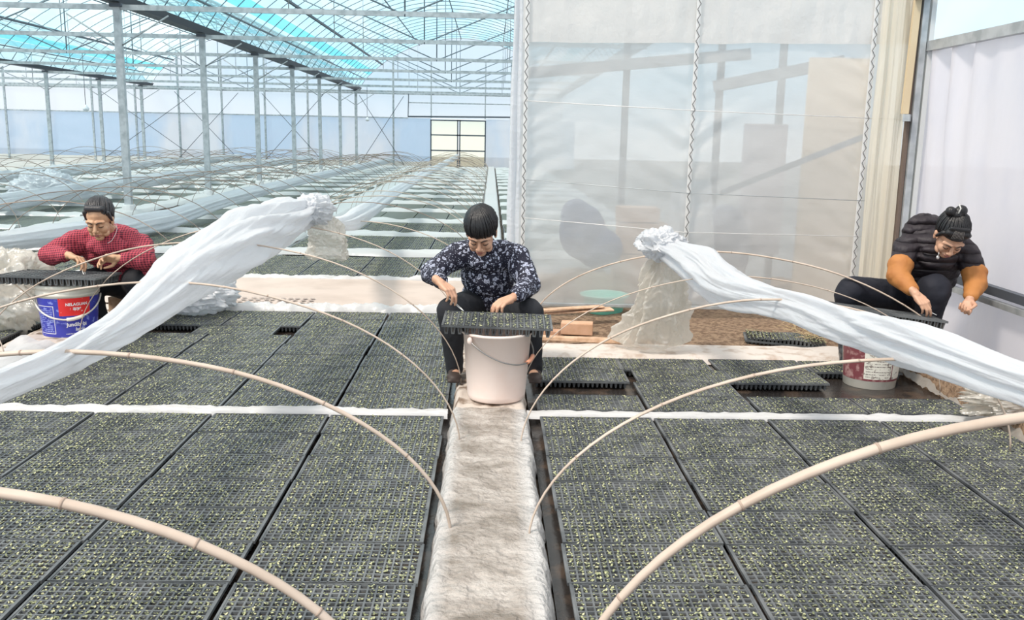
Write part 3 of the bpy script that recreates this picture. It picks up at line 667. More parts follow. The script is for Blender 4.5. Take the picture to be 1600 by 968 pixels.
hoop(.152, 2.4, 3.86, .745, 'grey bamboo hoop over right bed, third from the camera', r=.0095, mt='bamboo')
hoop(.20, 2.55, 4.82, .70, 'thin orange bamboo hoop over right bed in front of hanging film', r=.006)
hoop(.33, 2.82, 6.66, .72, 'split bamboo hoop running behind the knotted end of right film roll', r=.0105, yb=4.88)
# crossing hoops of the outer left bed
hoop(-5.7, -2.93, 5.35, .74, 'bamboo hoop over the outer left bed ending left of blue bucket', r=.0085)
hoop(-5.6, -2.96, 6.0, .70, 'thin bamboo hoop over the outer left bed just behind blue bucket', r=.007)
for k in range(36):
    y = 8.9+.97*k
    dk = (k % 3 == 1)
    for bi, (xa, xb, bn) in enumerate(((-2.62, -.14, 'inner bed'), (-5.75, -3.05, 'second bed'), (-9.3, -6.55, 'third bed'), (-12.4, -9.65, 'fourth bed'), (-15.4, -12.7, 'fifth bed'))):
        if proj(xb, y, .3)[0] < -10: continue
        if bi >= 3 and k % 2: continue
        hoop(xa+random.uniform(-.08, .04), xb+random.uniform(-.03, .03), y+random.uniform(-.12, .12), random.uniform(.60, .86), 'thin hoop beyond cross path over %s, %s from the path' % (bn, orr(k)), r=.0085+.00022*k*(1 if k < 20 else .8),
             mt='bamboo_dark' if (dk or bi) else 'bamboo', group='hoops beyond the cross path', n=22, nodes=False, skew=random.uniform(-.1, .1))

# ---------------------------------------------------------------- rolled plastic film lying over the hoops
def roll(name, pts, rads, label, folds=9, mt='white_film', nseg=150, nu=56, flat=.75, amp=.16, seed=0, sag=0., org=None, knots=True):
    path = spl(pts, nseg); K = len(rads)-1
    def fn(u, v):
        i = v*nseg; j = min(int(i), nseg-1); p = path[j].lerp(path[j+1], i-j)
        t = (path[min(j+1, nseg)]-path[max(j-1, 0)]).normalized()
        x = t.cross(Vector((0, 0, 1))).normalized(); up = x.cross(t)
        q = v*K; a_ = min(int(q), K-1); r = rads[a_]+(rads[a_+1]-rads[a_])*(q-a_)
        a = 2*math.pi*u
        tw = a+1.5*nv((v*3, seed, 0))+v*1.2
        rr = r*(1+amp*math.sin(folds*tw+2*nv((v*5, seed, 3)))+amp*.8*math.sin((folds//2+1)*tw-v*6)+.30*nv((math.cos(a)*1.3+seed, math.sin(a)*1.3, v*5))-.22*abs(nv((math.cos(a)*4, math.sin(a)*4+seed, v*6)))-.10*abs(nv((math.cos(a)*9, math.sin(a)*9+seed, v*12)))+.02*nv((math.cos(a)*12, math.sin(a)*12+seed, v*50)))
        drop = -sag*r*max(0, -math.sin(a))*(.6+.5*nv((v*4, seed+9, 1)))
        return p+x*rr*math.cos(a)+up*(rr*flat*math.sin(a)+drop)
    mb = MB().grid(fn, nu, nseg, True); n = nu
    mb.f.append(tuple(reversed(range(n)))); mb.f.append(tuple(len(mb.v)-n+i for i in range(n)))
    o = obj(name, mb, M[mt], org or tuple(path[0])); return tag(o, label, 'plastic film')
roll('film_roll', [(-1.30, 1.9, .76), (-1.390, 2.5, .705), (-1.420, 2.95, .680), (-1.423, 3.5, .690), (-1.397, 4.2, .790), (-1.344, 4.9, .862), (-1.256, 5.6, .915), (-1.19, 5.9, .93)],
     [.042, .044, .052, .072, .120, .145, .125, .08], 'long white film roll draped over the left hoops', folds=7, seed=1, amp=.13, sag=.55, flat=.85, nu=110, nseg=240)
roll('film_roll', [(1.09, 5.42, .775), (1.19, 4.9, .745), (1.235, 4.4, .70), (1.35, 3.8, .73), (1.396, 3.35, .745), (1.407, 2.85, .79), (1.46, 2.33, .80), (1.52, 1.8, .82)],
     [.07, .105, .088, .066, .072, .072, .050, .05], 'long white film roll draped over the right hoops', folds=7, seed=4, amp=.13, sag=.55, flat=.85, nu=110, nseg=240)
# knotted ends
def crumple(name, c, r, label, mt, seed, amp=.35, nu=120, nv_=90, cat='plastic film', fq=2.2):
    c = Vector(c)
    def fn(u, v):
        a = 2*math.pi*u; ph = math.pi*v; d = Vector((math.sin(ph)*math.cos(a), math.sin(ph)*math.sin(a), math.cos(ph)))
        k = 1+amp*.8*nv(d*fq+Vector((seed, 0, 0)))+amp*.55*(1-2.4*abs(nv(d*fq*1.7+Vector((0, seed, 0)))))+amp*.22*(1-2.4*abs(nv(d*fq*4.5+Vector((0, 0, seed)))))-amp*.4
        return c+Vector((d.x*r[0], d.y*r[1], d.z*r[2]))*k
    return tag(obj(name, MB().grid(fn, nu, nv_, True), M[mt], tuple(c)), label, cat)
crumple('film_knot', (-1.17, 5.93, .935), (.13, .15, .10), 'bunched white film at the far end of the left roll', 'white_film', 3)
crumple('film_knot', (1.06, 5.50, .800), (.14, .16, .095), 'bunched white film at the far end of the right roll', 'white_film', 8)
def hang(name, top, bot, label, seed, rt, rb, ex=1.4, nf=8):
    top, bot = Vector(top), Vector(bot)
    def fn(u, v):
        a = 2*math.pi*u; p = top.lerp(bot, v); r = rt+(rb-rt)*(v**ex)
        k = 1+.12*math.sin(nf*a+4*nv((v*2, seed, 0)))+.5*nv((math.cos(a)*1.5+seed, math.sin(a)*1.5, v*2.5))-.34*abs(nv((math.cos(a)*3, math.sin(a)*3, v*6+seed)))-.16*abs(nv((math.cos(a)*8, math.sin(a)*8, v*16+seed)))
        if v > .96: k *= 1-(v-.96)*6
        return p+Vector((r*k*math.cos(a), r*.55*k*math.sin(a), .03*nv((a, v*3, seed))))
    return tag(obj(name, MB().grid(fn, 200, 120, True), M['clear_film'], tuple(bot)), label, 'plastic film')
hang('hanging_film', (1.10, 5.48, .76), (1.10, 5.82, .085), 'crumpled cloudy film hanging from right roll down to the soil', 3, .09, .24, .8)
hang('hanging_film', (-1.12, 6.0, .88), (-1.08, 6.02, .60), 'cloudy film bag hanging from the far end of left roll', 11, .10, .15, .5, 5)
# far rolls
roll('film_roll', [(-1.22, 6.3, .84), (-1.28, 7.6, .68), (-1.40, 9.5, .58), (-1.50, 13, .56), (-1.50, 20, .60), (-1.50, 30, .60), (-1.5, 40, .62)], [.05, .08, .10, .10, .10, .10, .10], 'narrow film roll running down inner bed toward the cream door', seed=7, nseg=260, nu=28, amp=.2, org=(-1.4, 9, .5))
roll('film_roll', [(-5.7, 8.8, .20), (-5.1, 10.5, .22), (-4.55, 12.3, .22), (-4.5, 15, .30), (-4.4, 19, .36), (-4.4, 27, .40), (-4.4, 40, .40)], [.10, .15, .15, .13, .12, .12, .12], 'film roll running along the second bed behind woman in red', seed=12, nseg=260, nu=28, amp=.2)
roll('film_roll', [(-7.8, 13.0, .25), (-7.7, 17, .30), (-7.8, 22, .35), (-7.9, 30, .4), (-7.9, 40, .4)], [.15, .18, .15, .14, .14], 'film roll heaped along the third bed beyond the nearest post', seed=15, nseg=160, nu=28, amp=.25)
roll('film_roll', [(-11, 20, .35), (-11, 26, .4), (-11, 40, .4)], [.16, .16, .15], 'film roll lying along the fourth bed near far left', seed=18, nseg=120, nu=24, amp=.25)
crumple('film_heap', (-3.45, 6.25, .30), (.36, .26, .30), 'heap of crumpled cloudy film at left edge beside blue bucket', 'clear_film', 21, .4)
crumple('film_heap', (-2.30, 6.85, .20), (.34, .22, .16), 'low heap of white film behind the woman in red', 'white_film', 25, .4)
crumple('film_heap', (-8.3, 17.0, .34), (.55, .4, .32), 'peaked white film heap among the far left beds', 'white_film', 28, .35)
ridge('film_edging', (-2.87, 2.0, 0), (-2.84, 5.62, 0), .34, .07, M['white_film'], 'pale film lying along the side path below left roll', 'plastic film', 90, 31)
# clear film tucked along the right kerb
def kf(u, v):
    y = 1.7+3.9*v; a = u*math.pi*.5
    return (2.60+.30*u+.02*nv((u*3, y*5, 0)), y, .015+.17*math.sin(a)+.028*nv((u*6, y*9, 2))+.015*nv((u*14, y*22, 4)))
tag(obj('kerb_film', MB().grid(kf, 30, 240), film('wet_clear_film', (.74, .72, .68), .40, .4, .16, bump=(12, .7, .03), rough=.12), (2.75, 3.6, .05)), 'shiny clear film tucked over the kerb below the maroon bucket', 'plastic film')
crumple('film_heap', (2.72, 4.30, .17), (.30, .13, .09), 'shiny crumpled film where the white strip meets right kerb', 'clear_film', 33, .5, fq=3)

# ---------------------------------------------------------------- buckets and the trays resting on them
def text_on_cyl(txt, size, c, r, ang, z, bold=0.0):
    """letters wrapped on a cylinder of radius r about c; ang measured from -y, positive to +x"""
    cu = bpy.data.curves.new('t', 'FONT'); cu.body = txt; cu.size = size; cu.align_x = 'CENTER'; cu.offset = bold
    o = bpy.data.objects.new('t', cu); C.objects.link(o); bpy.context.view_layer.update()
    me = o.evaluated_get(bpy.context.evaluated_depsgraph_get()).to_mesh(); mb = MB(); vs = []
    for v in me.vertices:
        a = ang+v.co.x/r; vs.append((c[0]+r*math.sin(a), c[1]-r*math.cos(a), z+v.co.y))
    mb.add(vs, [tuple(p.vertices) for p in me.polygons])
    bpy.data.objects.remove(o); bpy.data.curves.remove(cu); return mb
def patch(c, rfun, a0, a1, z0, z1, n=16, off=.0):
    return MB().grid(lambda u, v: (c[0]+(rfun(z0+(z1-z0)*v)+off)*math.sin(a0+(a1-a0)*u), c[1]-(rfun(z0+(z1-z0)*v)+off)*math.cos(a0+(a1-a0)*u), c[2]+z0+(z1-z0)*v), n, 4)
def bail(c, r, z, tilt, drop, a0, matr_r, n=30):
    """bucket wire: half loop hinged at opposite sides (axis angle a0), hanging in front"""
    pts = []
    ax = Vector((math.cos(a0), math.sin(a0), 0)); fr = Vector((math.sin(a0), -math.cos(a0), 0))
    for k in range(n+1):
        a = math.pi*k/n; x = -math.cos(a)*r; q = math.sin(a)
        f = fr*(math.sqrt(max(r*r-x*x, 0)))*1.0
        pts.append(Vector(c)+ax*x+f*tilt+Vector((0, 0, z-drop*q)))
    return pts
pk = mat('pink_white_plastic', (.90, .77, .71), .38, mottle=(5, (.87, .68, .60), .45, .75))
BC = (.045, 4.55, .088)
BC_=1; t = thing('bucket', BC, 'large pale pink bucket with wire handle on the central walkway', 'bucket')
part('bucket_body', MB().lathe([(0, 0), (.143, 0), (.150, .006), (.153, .03), (.176, .345), (.186, .347), (.188, .357), (.183, .360), (.172, .360), (.168, .34), (.146, .02), (0, .014)], 64, BC), pk, t)
wire = mat('handle_wire', (.30, .30, .30), .35, .8)
bp = bail(BC, .190, .325, 1.0, .115, -.0+.75, None)
hb = part('handle', MB().tube(bp, .0035, 8), wire, t)
part('grip', MB().tube([p for p in bp[17:22]], .0105, 10), mat('orange_grip', (.80, .36, .22), .45), hb, label='orange plastic grip on the handle')
for k in (0, -1): part('handle_lug', MB().ell(bp[k], (.014, .014, .02)), pk, t)
LC = (-2.83, 6.0, .02)
white = mat('dirty_white_plastic', (.82, .79, .70), .45, mottle=(9, (.62, .58, .50), .50, .72))
t = thing('bucket', LC, 'blue labelled white paint bucket with red patch in front of woman in red', 'bucket')
rf_ = lambda z: .163+.032*z/.40
part('bucket_body', MB().lathe([(0, 0), (.155, 0), (.163, .008), (rf_(.3), .3), (rf_(.3)+.001, .325), (.196, .327), (.197, .345), (.192, .347), (.192, .372), (.203, .374), (.204, .398), (.198, .402), (.18, .40), (.15, .02), (0, .015)], 64, LC), white, t)
blue = mat('blue_label', (.045, .055, .42), .4, mottle=(22, (.25, .30, .72), .60, .66))
lbp = part('label', patch(LC, rf_, -1.75, 1.9, .055, .315, 60, .0012), blue, t, label='deep blue printed label')
part('label_patch', patch(LC, rf_, .10, 1.18, .20, .318, 20, .0022), mat('red_patch', (.78, .03, .03), .4, mottle=(30, (.85, .5, .45), .66, .70)), lbp, label='red panel of the label')
tx = mat('white_print', (.86, .86, .88), .5)
pr = text_on_cyl('NELAGUAN', .026, LC, rf_(.27)+.0035, .70, LC[2]+.268, .0008)
q = text_on_cyl('\u4e30\u51a0', .026, LC, rf_(.24)+.0035, .70, LC[2]+.236, .001); pr.add(q.v, q.f)
part('lettering', pr, tx, lbp, False)
pr = text_on_cyl('Jundibebi', .034, LC, rf_(.14)+.003, .68, LC[2]+.130, .001)
q = text_on_cyl('latex', .030, LC, rf_(.1)+.003, .80, LC[2]+.098, .0008); pr.add(q.v, q.f)
q = text_on_cyl('a paint for interior use', .010, LC, rf_(.08)+.003, .55, LC[2]+.076, .0003); pr.add(q.v, q.f)
part('lettering', pr, tx, lbp, False)
fm = MB()
for a0, a1, z0, z1 in ((-.86, -.08, .078, .082), (-.86, -.08, .262, .266), (-.10, -.08, .078, .266), (-.86, -.84, .078, .266)): q = patch(LC, rf_, a0, a1, z0, z1, 12, .0024); fm.add(q.v, q.f)
part('label_frame', fm, tx, lbp, False)
fm = MB(); r_ = random.Random(2)
for k in range(13):
    z = .092+.0128*k; a = -.80
    while a < -.16:
        b2 = a+r_.uniform(.03, .14); 
        if r_.random() < .8: q = patch(LC, rf_, a, min(b2, -.14), z, z+.0055, 3, .0026); fm.add(q.v, q.f)
        a = b2+.02
part('small_print', fm, mat('pale_blue_print', (.34, .40, .80), .5), lbp, False)
bp = bail(LC, .200, .315, 1.0, .135, .35, None)
hb = part('handle', MB().tube(bp, .0055, 8), white, t); part('grip', MB().tube(bp[15:21], .012, 8), white, hb)
RC = (2.32, 5.23, -.005)
t = thing('bucket', RC, 'maroon and white printed bucket standing on wet bed floor by woman in black', 'bucket')
rr_ = lambda z: .150+.030*z/.38
part('bucket_body', MB().lathe([(0, 0), (.143, 0), (.150, .006), (rr_(.34), .34), (.190, .342), (.190, .36), (.184, .362), (.184, .38), (.192, .383), (.188, .395), (.17, .39), (.14, .02), (0, .015)], 64, RC), white, t)
mar = mat('maroon_label', (.20, .055, .065), .5, mottle=(30, (.42, .25, .24), .52, .66))
lbr = part('label', patch(RC, rr_, -1.7, 1.7, .055, .33, 50, .0012), mar, t, label='maroon printed label')
wp = mat('worn_white_panel', (.78, .76, .68), .6, mottle=(45, (.30, .27, .24), .56, .63))
part('label_panel', patch(RC, rr_, -.62, .40, .068, .27, 24, .0022), wp, lbr, label='worn white text panel')
part('label_panel', patch(RC, rr_, .45, 1.5, .068, .27, 20, .0022), wp, lbr, label='worn white side panel')
fm = MB(); r_ = random.Random(4)
for k in range(11):
    z = .080+.0165*k; a = -.55
    while a < .34:
        b2 = a+r_.uniform(.02, .10)
        if r_.random() < .75: q = patch(RC, rr_, a, b2, z, z+.0035, 2, .0032); fm.add(q.v, q.f)
        a = b2+.02
part('small_print', fm, mat('dark_print', (.16, .12, .12), .6), lbr, False)

# 128-cell trays with long plugs
NX, NY, CP = 16, 8, .0342
def tray128():
    mb = tray_body(); return mb
tray128_me = mesh('seedling_tray', tray_body(deep=.048), M['tray'], smooth=False)
plug_me_b = MB()
for i in range(NX):
    for j in (0, 1, NY-2, NY-1):
        x = (-NX/2+i+.5)*CP; y = (-NY/2+j+.5)*CP
        for (z0, z1, r0, r1) in ((.044, .012, .0125, .0085), (.012, .002, .0085, .004)):
            plug_me_b.tube([(x, y, z0), (x, y, z1)], [r0*1.2, r1*1.2], 8)
plug_me = mesh('plugs', plug_me_b, mat('dark_plug', (.04, .028, .022), .5))
soil128 = mesh('soil', tray_soil(), M['plug'], smooth=False); seeds128 = mesh('seedlings', seedlings(9, 1.0, .95), M['leaf'], smooth=False)
def held_tray(loc, rot, label, seeds=True, sc_=1.):
    o = bpy.data.objects.new('seedling_tray', tray128_me); C.objects.link(o); o.location = loc; o.rotation_euler = rot; o.scale = (sc_,)*3
    for nm, me_ in (('plugs', plug_me), ('soil', soil128))+((('seedlings', seeds128),) if seeds else ()):
        s1 = bpy.data.objects.new(nm, me_); C.objects.link(s1); s1.parent = o
        if nm == 'seedlings': s1['kind'] = 'stuff'
    return tag(o, label, 'seedling tray')
held_tray((.045, 4.545, .450), (.07, .02, -.02), 'seedling tray balanced across the rim of the pale pink bucket')
held_tray((-2.84, 5.93, .424), (-.03, 0, -.10), 'seedling tray on blue bucket under the hands of woman in red', False, 1.2)
held_tray((2.38, 5.22, .395), (-.06, .10, -.12), 'seedling tray on maroon bucket under the hands of woman in black', False, 1.08)

# ---------------------------------------------------------------- people
skin = mat('skin', (.62, .37, .25), .5, mottle=(14, (.54, .29, .19), .45, .7))
skin2 = mat('skin_tanned', (.60, .36, .22), .48, mottle=(14, (.50, .27, .16), .45, .7))
def hair_mat(name, c, c2=None):
    m_ = mat(name, c, .38); t_ = m_.node_tree; b = t_.nodes['Principled BSDF']; co = t_.nodes.new('ShaderNodeTexCoord'); mp = t_.nodes.new('ShaderNodeMapping'); mp.inputs['Scale'].default_value = (160, 160, 12)
    n = t_.nodes.new('ShaderNodeTexNoise'); n.inputs['Scale'].default_value = 1; t_.links.new(co.outputs['Object'], mp.inputs[0]); t_.links.new(mp.outputs[0], n.inputs['Vector'])
    p_ = t_.nodes.new('ShaderNodeBump'); p_.inputs['Strength'].default_value = .7; p_.inputs['Distance'].default_value = .004; t_.links.new(n.outputs[0], p_.inputs['Height']); t_.links.new(p_.outputs[0], b.inputs['Normal'])
    return m_
hair_black = hair_mat('black_hair', (.012, .012, .014)); hair_grey = hair_mat('greying_hair', (.035, .035, .04))
dark_line = mat('lash_dark', (.03, .02, .018), .6); lipm = mat('lips', (.42, .16, .13), .5); browm = mat('eyebrow_dark', (.05, .035, .03), .8)
def frame(fwd, up=(0, 0, 1)):
    f = Vector(fwd).normalized(); u = Vector(up); r = f.cross(u).normalized(); u = r.cross(f)
    return Matrix((r, f, u)).transposed()
def hand(mb, W, d, n, thumb, curl=(.5, .7, .5), pinch=False, hs=1.0, ball=1.0):
    """W wrist, d to the fingers, n palm normal, thumb = +1/-1 side along d x n"""
    W = Vector(W); d = Vector(d).normalized(); n = Vector(n); n = (n-d*n.dot(d)).normalized(); s = d.cross(n)*thumb
    mb.cap(W-d*.03*hs, W+d*.012*hs, .022*hs, .023*hs)
    lat = [.027, .0095, -.0085, -.026]; ln = [(.040, .026, .020), (.044, .029, .021), (.041, .027, .020), (.032, .020, .017)]; kn = [.080, .084, .080, .072]
    for i in range(4):
        K = W+d*kn[i]*hs+s*lat[i]*hs-n*.002*hs
        mb.cap(W+s*lat[i]*.45*hs+d*.01*hs, K, .0165*hs, .0112*hs, 10)
        mb.cap(W+s*lat[i]*.7*hs+d*.03*hs+n*.007*hs, K-d*.012*hs+n*.005*hs, .0135*hs, .009*hs, 10)
        a = 0; p = K; rr = [.0098, .0088, .0080, .0068]
        c3 = curl if not (pinch and i == 0) else (.75, .75, .25)
        for q in range(3):
            a += c3[q]*(1+.10*i); dd = d*math.cos(a)+n*math.sin(a)+s*(.06*(1.5-i))*(.0 if q else 1)
            p2 = p+dd.normalized()*ln[i][q]*hs*(.95); mb.cap(p, p2, rr[q]*hs*(.88 if i == 3 else 1), rr[q+1]*hs*(.88 if i == 3 else 1), 9); p = p2
        if i == 0: tip = p
    b0 = W+d*.018*hs+s*.018*hs+n*.006*hs; b1 = b0+(d*.55+s*.62+n*.42).normalized()*.042*hs
    mb.cap(b0, b1, .0165*hs, .0115*hs, 10)
    tgt = tip if pinch else W+d*.078*hs+s*.026*hs+n*.040*hs
    v = (tgt-b1); b2 = b1+(v.normalized()*.6+(d*.5+n*.3)*.5).normalized()*.030*hs; b3 = b2+(tgt-b2).normalized()*.024*hs
    mb.cap(b1, b2, .0108*hs, .0095*hs, 10); mb.cap(b2, b3, .0095*hs, .0075*hs, 10)
    return tip
def head(mb, c, F, hs=1.0):
    """adds a head with face to mb; F maps local (right, forward, up) to world"""
    c = Vector(c); P = lambda *v: c+F @ (Vector(v)*hs)
    E = lambda p_, r_, nu=20, nv_=12: mb.ell(P(*p_), tuple(x*hs for x in r_), F, nu, nv_)
    E((0, -.012, .035), (.073, .092, .083)); E((0, .022, -.030), (.062, .062, .080)); E((0, .020, -.062), (.055, .052, .042)); E((0, .052, -.094), (.027, .026, .023))
    for s in (-1, 1):
        E((s*.036, .056, -.034), (.025, .026, .027)); E((s*.040, .040, -.070), (.020, .028, .022)); E((s*.074, -.006, -.012), (.009, .017, .030)); E((s*.078, -.008, .002), (.007, .016, .016))
        mb.cap(P(s*.012, .084, .022), P(s*.048, .070, .020), .0115*hs, .011*hs, 10)
        E((s*.031, .074, -.002), (.016, .0135, .0115)); E((s*.012, .096, -.036), (.0085, .010, .0075))
    mb.cap(P(0, .082, .012), P(0, .104, -.028), .0085*hs, .0115*hs, 12); E((0, .106, -.032), (.0105, .0095, .009))
    E((0, .072, -.064), (.027, .022, .019)); mb.cap(P(-.016, .087, -.056), P(.016, .087, -.056), .007*hs, .007*hs, 8); mb.cap(P(-.013, .086, -.068), P(.013, .086, -.068), .0075*hs, .0075*hs, 8)
    return P
def face_parts(root, P, F, hs, brow=1., mouth=0.):
    for s in (-1, 1):
        mb = MB().tube(spl([P(s*.011, .0965, .016), P(s*.028, .093, .024), P(s*.052, .074, .017)], 10), [.0022*brow*hs]*2+[.0032*brow*hs]*5+[.0025*brow*hs]*2+[.0012*hs]*2, 8)
        part('eyebrow', mb, browm, root)
        mb = MB().tube(spl([P(s*.017, .0855, -.0075), P(s*.031, .0885, -.0105), P(s*.047, .0775, -.0065)], 10), [.0008*hs]+[.0020*hs]*9+[.0008*hs], 8)
        part('eyelashes', mb, dark_line, root)
    mb = MB().tube(spl([P(-.023, .084, -.063), P(-.010, .0945, -.0585), P(0, .0950, -.0600), P(.010, .0945, -.0585), P(.023, .084, -.063)], 12), [.0012*hs]+[.0032*hs]*11+[.0012*hs], 8)
    mb.tube(spl([P(-.018, .085, -.066), P(0, .0940, -.0690), P(.018, .085, -.066)], 10), [.0012*hs]+[.0042*hs]*9+[.0012*hs], 8)
    part('lips', mb, lipm, root)
    mb = MB().tube(spl([P(-.022, .0870, -.0630), P(0, .0975, -.0640), P(.022, .0870, -.0630)], 8), .0009*hs, 6); part('mouth_line', mb, dark_line, root)
def person(name, loc, label): return thing(name, loc, label, 'person')
def cloth(name, mb, matr, root, vox=.009, it=3, disp=None, label=None):
    o = part(name, mb, matr, root, label=label); remesh(o, vox, it)
    if disp:
        tx_ = bpy.data.textures.new(name+'_folds', 'CLOUDS'); tx_.noise_scale = disp[0]; tx_.noise_depth = 2
        dm = o.modifiers.new('folds', 'DISPLACE'); dm.texture = tx_; dm.strength = disp[1]; dm.mid_level = .5; dm.texture_coords = 'LOCAL'
    return o
def limb(mb, pts, rs):
    for a, b, ra, rb in zip(pts[:-1], pts[1:], rs[:-1], rs[1:]): mb.cap(a, b, ra, rb, 18)
def strands(root, P, F, hs, crown, n, mt, r0=(.084, .099, .086), ctr=(0, -.022, .048), zlo=-.02, seed=1, fwd_end=.055, name='hair_strands'):
    rg = random.Random(seed); mb = MB(); cr_ = Vector(crown)
    for k in range(n):
        a = 2*math.pi*k/n+rg.uniform(-.04, .04); end = Vector((math.sin(a), math.cos(a), 0)); pts = []
        fr_ = max(0, end.y); sw_ = rg.uniform(-.012, .012); ze = zlo+(fwd_end-zlo)*fr_**.6+rg.uniform(-.016, .008)
        for q in range(8):
            t = q/7; d = cr_.lerp(Vector((end.x*r0[0]+sw_*t*t, end.y*r0[1], ze-ctr[2])), t); d = Vector((d.x/r0[0], d.y/r0[1], d.z/r0[2])).normalized()
            lift = 1.0+.02*rg.random(); pts.append(P(ctr[0]+d.x*r0[0]*lift, ctr[1]+d.y*r0[1]*lift, ctr[2]+d.z*r0[2]*lift))
        mb.tube(pts, [.0028*hs]+[.0044*hs]*6+[.0014*hs], 5)
    part(name, mb, mt, root)
# --- fabrics
def quilt():
    m_ = mat('black_quilted', (.026, .020, .026), .62); t_ = m_.node_tree; b = t_.nodes['Principled BSDF']; N = t_.nodes.new; L = t_.links.new
    co = N('ShaderNodeTexCoord'); wv = N('ShaderNodeTexWave'); wv.bands_direction = 'Z'; wv.wave_profile = 'SIN'; wv.inputs['Scale'].default_value = 5.6; wv.inputs['Distortion'].default_value = 1.6; wv.inputs['Detail'].default_value = 2; wv.inputs['Detail Scale'].default_value = 1.5
    L(co.outputs['Object'], wv.inputs['Vector']); pw = N('ShaderNodeMath'); pw.operation = 'POWER'; pw.inputs[1].default_value = .35; L(wv.outputs['Fac'], pw.inputs[0])
    n = N('ShaderNodeTexNoise'); n.inputs['Scale'].default_value = 30; n.inputs['Detail'].default_value = 4; L(co.outputs['Object'], n.inputs['Vector'])
    ad = N('ShaderNodeMath'); ad.operation = 'MULTIPLY_ADD'; ad.inputs[1].default_value = .35; L(n.outputs[0], ad.inputs[0]); L(pw.outputs[0], ad.inputs[2])
    p_ = N('ShaderNodeBump'); p_.inputs['Strength'].default_value = 1; p_.inputs['Distance'].default_value = .022; L(ad.outputs[0], p_.inputs['Height']); L(p_.outputs[0], b.inputs['Normal']); return m_
def paisley():
    m_ = mat('paisley_navy', (.012, .014, .035), .75); t_ = m_.node_tree; b = t_.nodes['Principled BSDF']; N = t_.nodes.new; L = t_.links.new
    co = N('ShaderNodeTexCoord'); ns = N('ShaderNodeTexNoise'); ns.inputs['Scale'].default_value = 14; L(co.outputs['Object'], ns.inputs['Vector'])
    ad = N('ShaderNodeMixRGB'); ad.blend_type = 'ADD'; ad.inputs[0].default_value = .045; L(co.outputs['Object'], ad.inputs[1]); L(ns.outputs['Color'], ad.inputs[2])
    def vor(sc_, st, th, src):
        mp = N('ShaderNodeMapping'); mp.inputs['Scale'].default_value = st; mp.inputs['Rotation'].default_value = (.3, .5, .4); L(src, mp.inputs[0])
        v = N('ShaderNodeTexVoronoi'); v.inputs['Scale'].default_value = sc_; L(mp.outputs[0], v.inputs['Vector'])
        r = N('ShaderNodeMapRange'); r.inputs[1].default_value = th; r.inputs[2].default_value = th-.05; L(v.outputs['Distance'], r.inputs[0]); return r, v
    big, v1 = vor(34, (1, 1, .62), .34, ad.outputs[0]); big2, v2 = vor(40, (.65, 1, 1.2), .26, ad.outputs[0]); dots, _ = vor(95, (1, 1, 1), .26, co.outputs['Object'])
    inn = N('ShaderNodeMapRange'); inn.inputs[1].default_value = .18; inn.inputs[2].default_value = .24; inn.inputs[3].default_value = .45; inn.inputs[4].default_value = 1; L(v1.outputs['Distance'], inn.inputs[0])
    ml = N('ShaderNodeMath'); ml.operation = 'MULTIPLY'; L(big.outputs[0], ml.inputs[0]); L(inn.outputs[0], ml.inputs[1])
    m1 = N('ShaderNodeMath'); m1.operation = 'MAXIMUM'; L(ml.outputs[0], m1.inputs[0]); L(big2.outputs[0], m1.inputs[1])
    m2 = N('ShaderNodeMath'); m2.operation = 'MAXIMUM'; L(m1.outputs[0], m2.inputs[0]); L(dots.outputs[0], m2.inputs[1])
    x = N('ShaderNodeMix'); x.data_type = 'RGBA'; x.inputs[6].default_value = (.010, .011, .028, 1); x.inputs[7].default_value = (.50, .54, .68, 1); L(m2.outputs[0], x.inputs[0]); L(x.outputs[2], b.inputs['Base Color']); return m_
def plaid():
    m_ = mat('red_check', (.45, .05, .07), .85); t_ = m_.node_tree; b = t_.nodes['Principled BSDF']; N = t_.nodes.new; L = t_.links.new
    co = N('ShaderNodeTexCoord'); sx_ = N('ShaderNodeSeparateXYZ'); mp = N('ShaderNodeMapping'); mp.inputs['Rotation'].default_value = (.12, .10, .0); L(co.outputs['Object'], mp.inputs[0]); L(mp.outputs[0], sx_.inputs[0]); prev = None
    for i, fr_ in ((0, 400), (2, 400)):
        m0 = N('ShaderNodeMath'); m0.operation = 'MULTIPLY'; m0.inputs[1].default_value = fr_; L(sx_.outputs[i], m0.inputs[0])
        s = N('ShaderNodeMath'); s.operation = 'SINE'; L(m0.outputs[0], s.inputs[0]); r = N('ShaderNodeMapRange'); r.inputs[1].default_value = -.2; r.inputs[2].default_value = .5; L(s.outputs[0], r.inputs[0])
        if prev: a = N('ShaderNodeMath'); a.operation = 'ADD'; L(prev.outputs[0], a.inputs[0]); L(r.outputs[0], a.inputs[1]); prev = a
        else: prev = r
    h = N('ShaderNodeMath'); h.operation = 'MULTIPLY'; h.inputs[1].default_value = .5; L(prev.outputs[0], h.inputs[0])
    cr = N('ShaderNodeValToRGB'); L(h.outputs[0], cr.inputs[0]); cr.color_ramp.elements[0].color = (.50, .075, .10, 1); cr.color_ramp.elements[1].color = (.06, .012, .025, 1); e = cr.color_ramp.elements.new(.5); e.color = (.32, .04, .07, 1)
    L(cr.outputs[0], b.inputs['Base Color']); return m_
trousers_blk = mat('black_trousers', (.016, .018, .024), .8, bump=(9, .5, .02)); shoe_dark = mat('dark_shoe', (.05, .035, .03), .6)
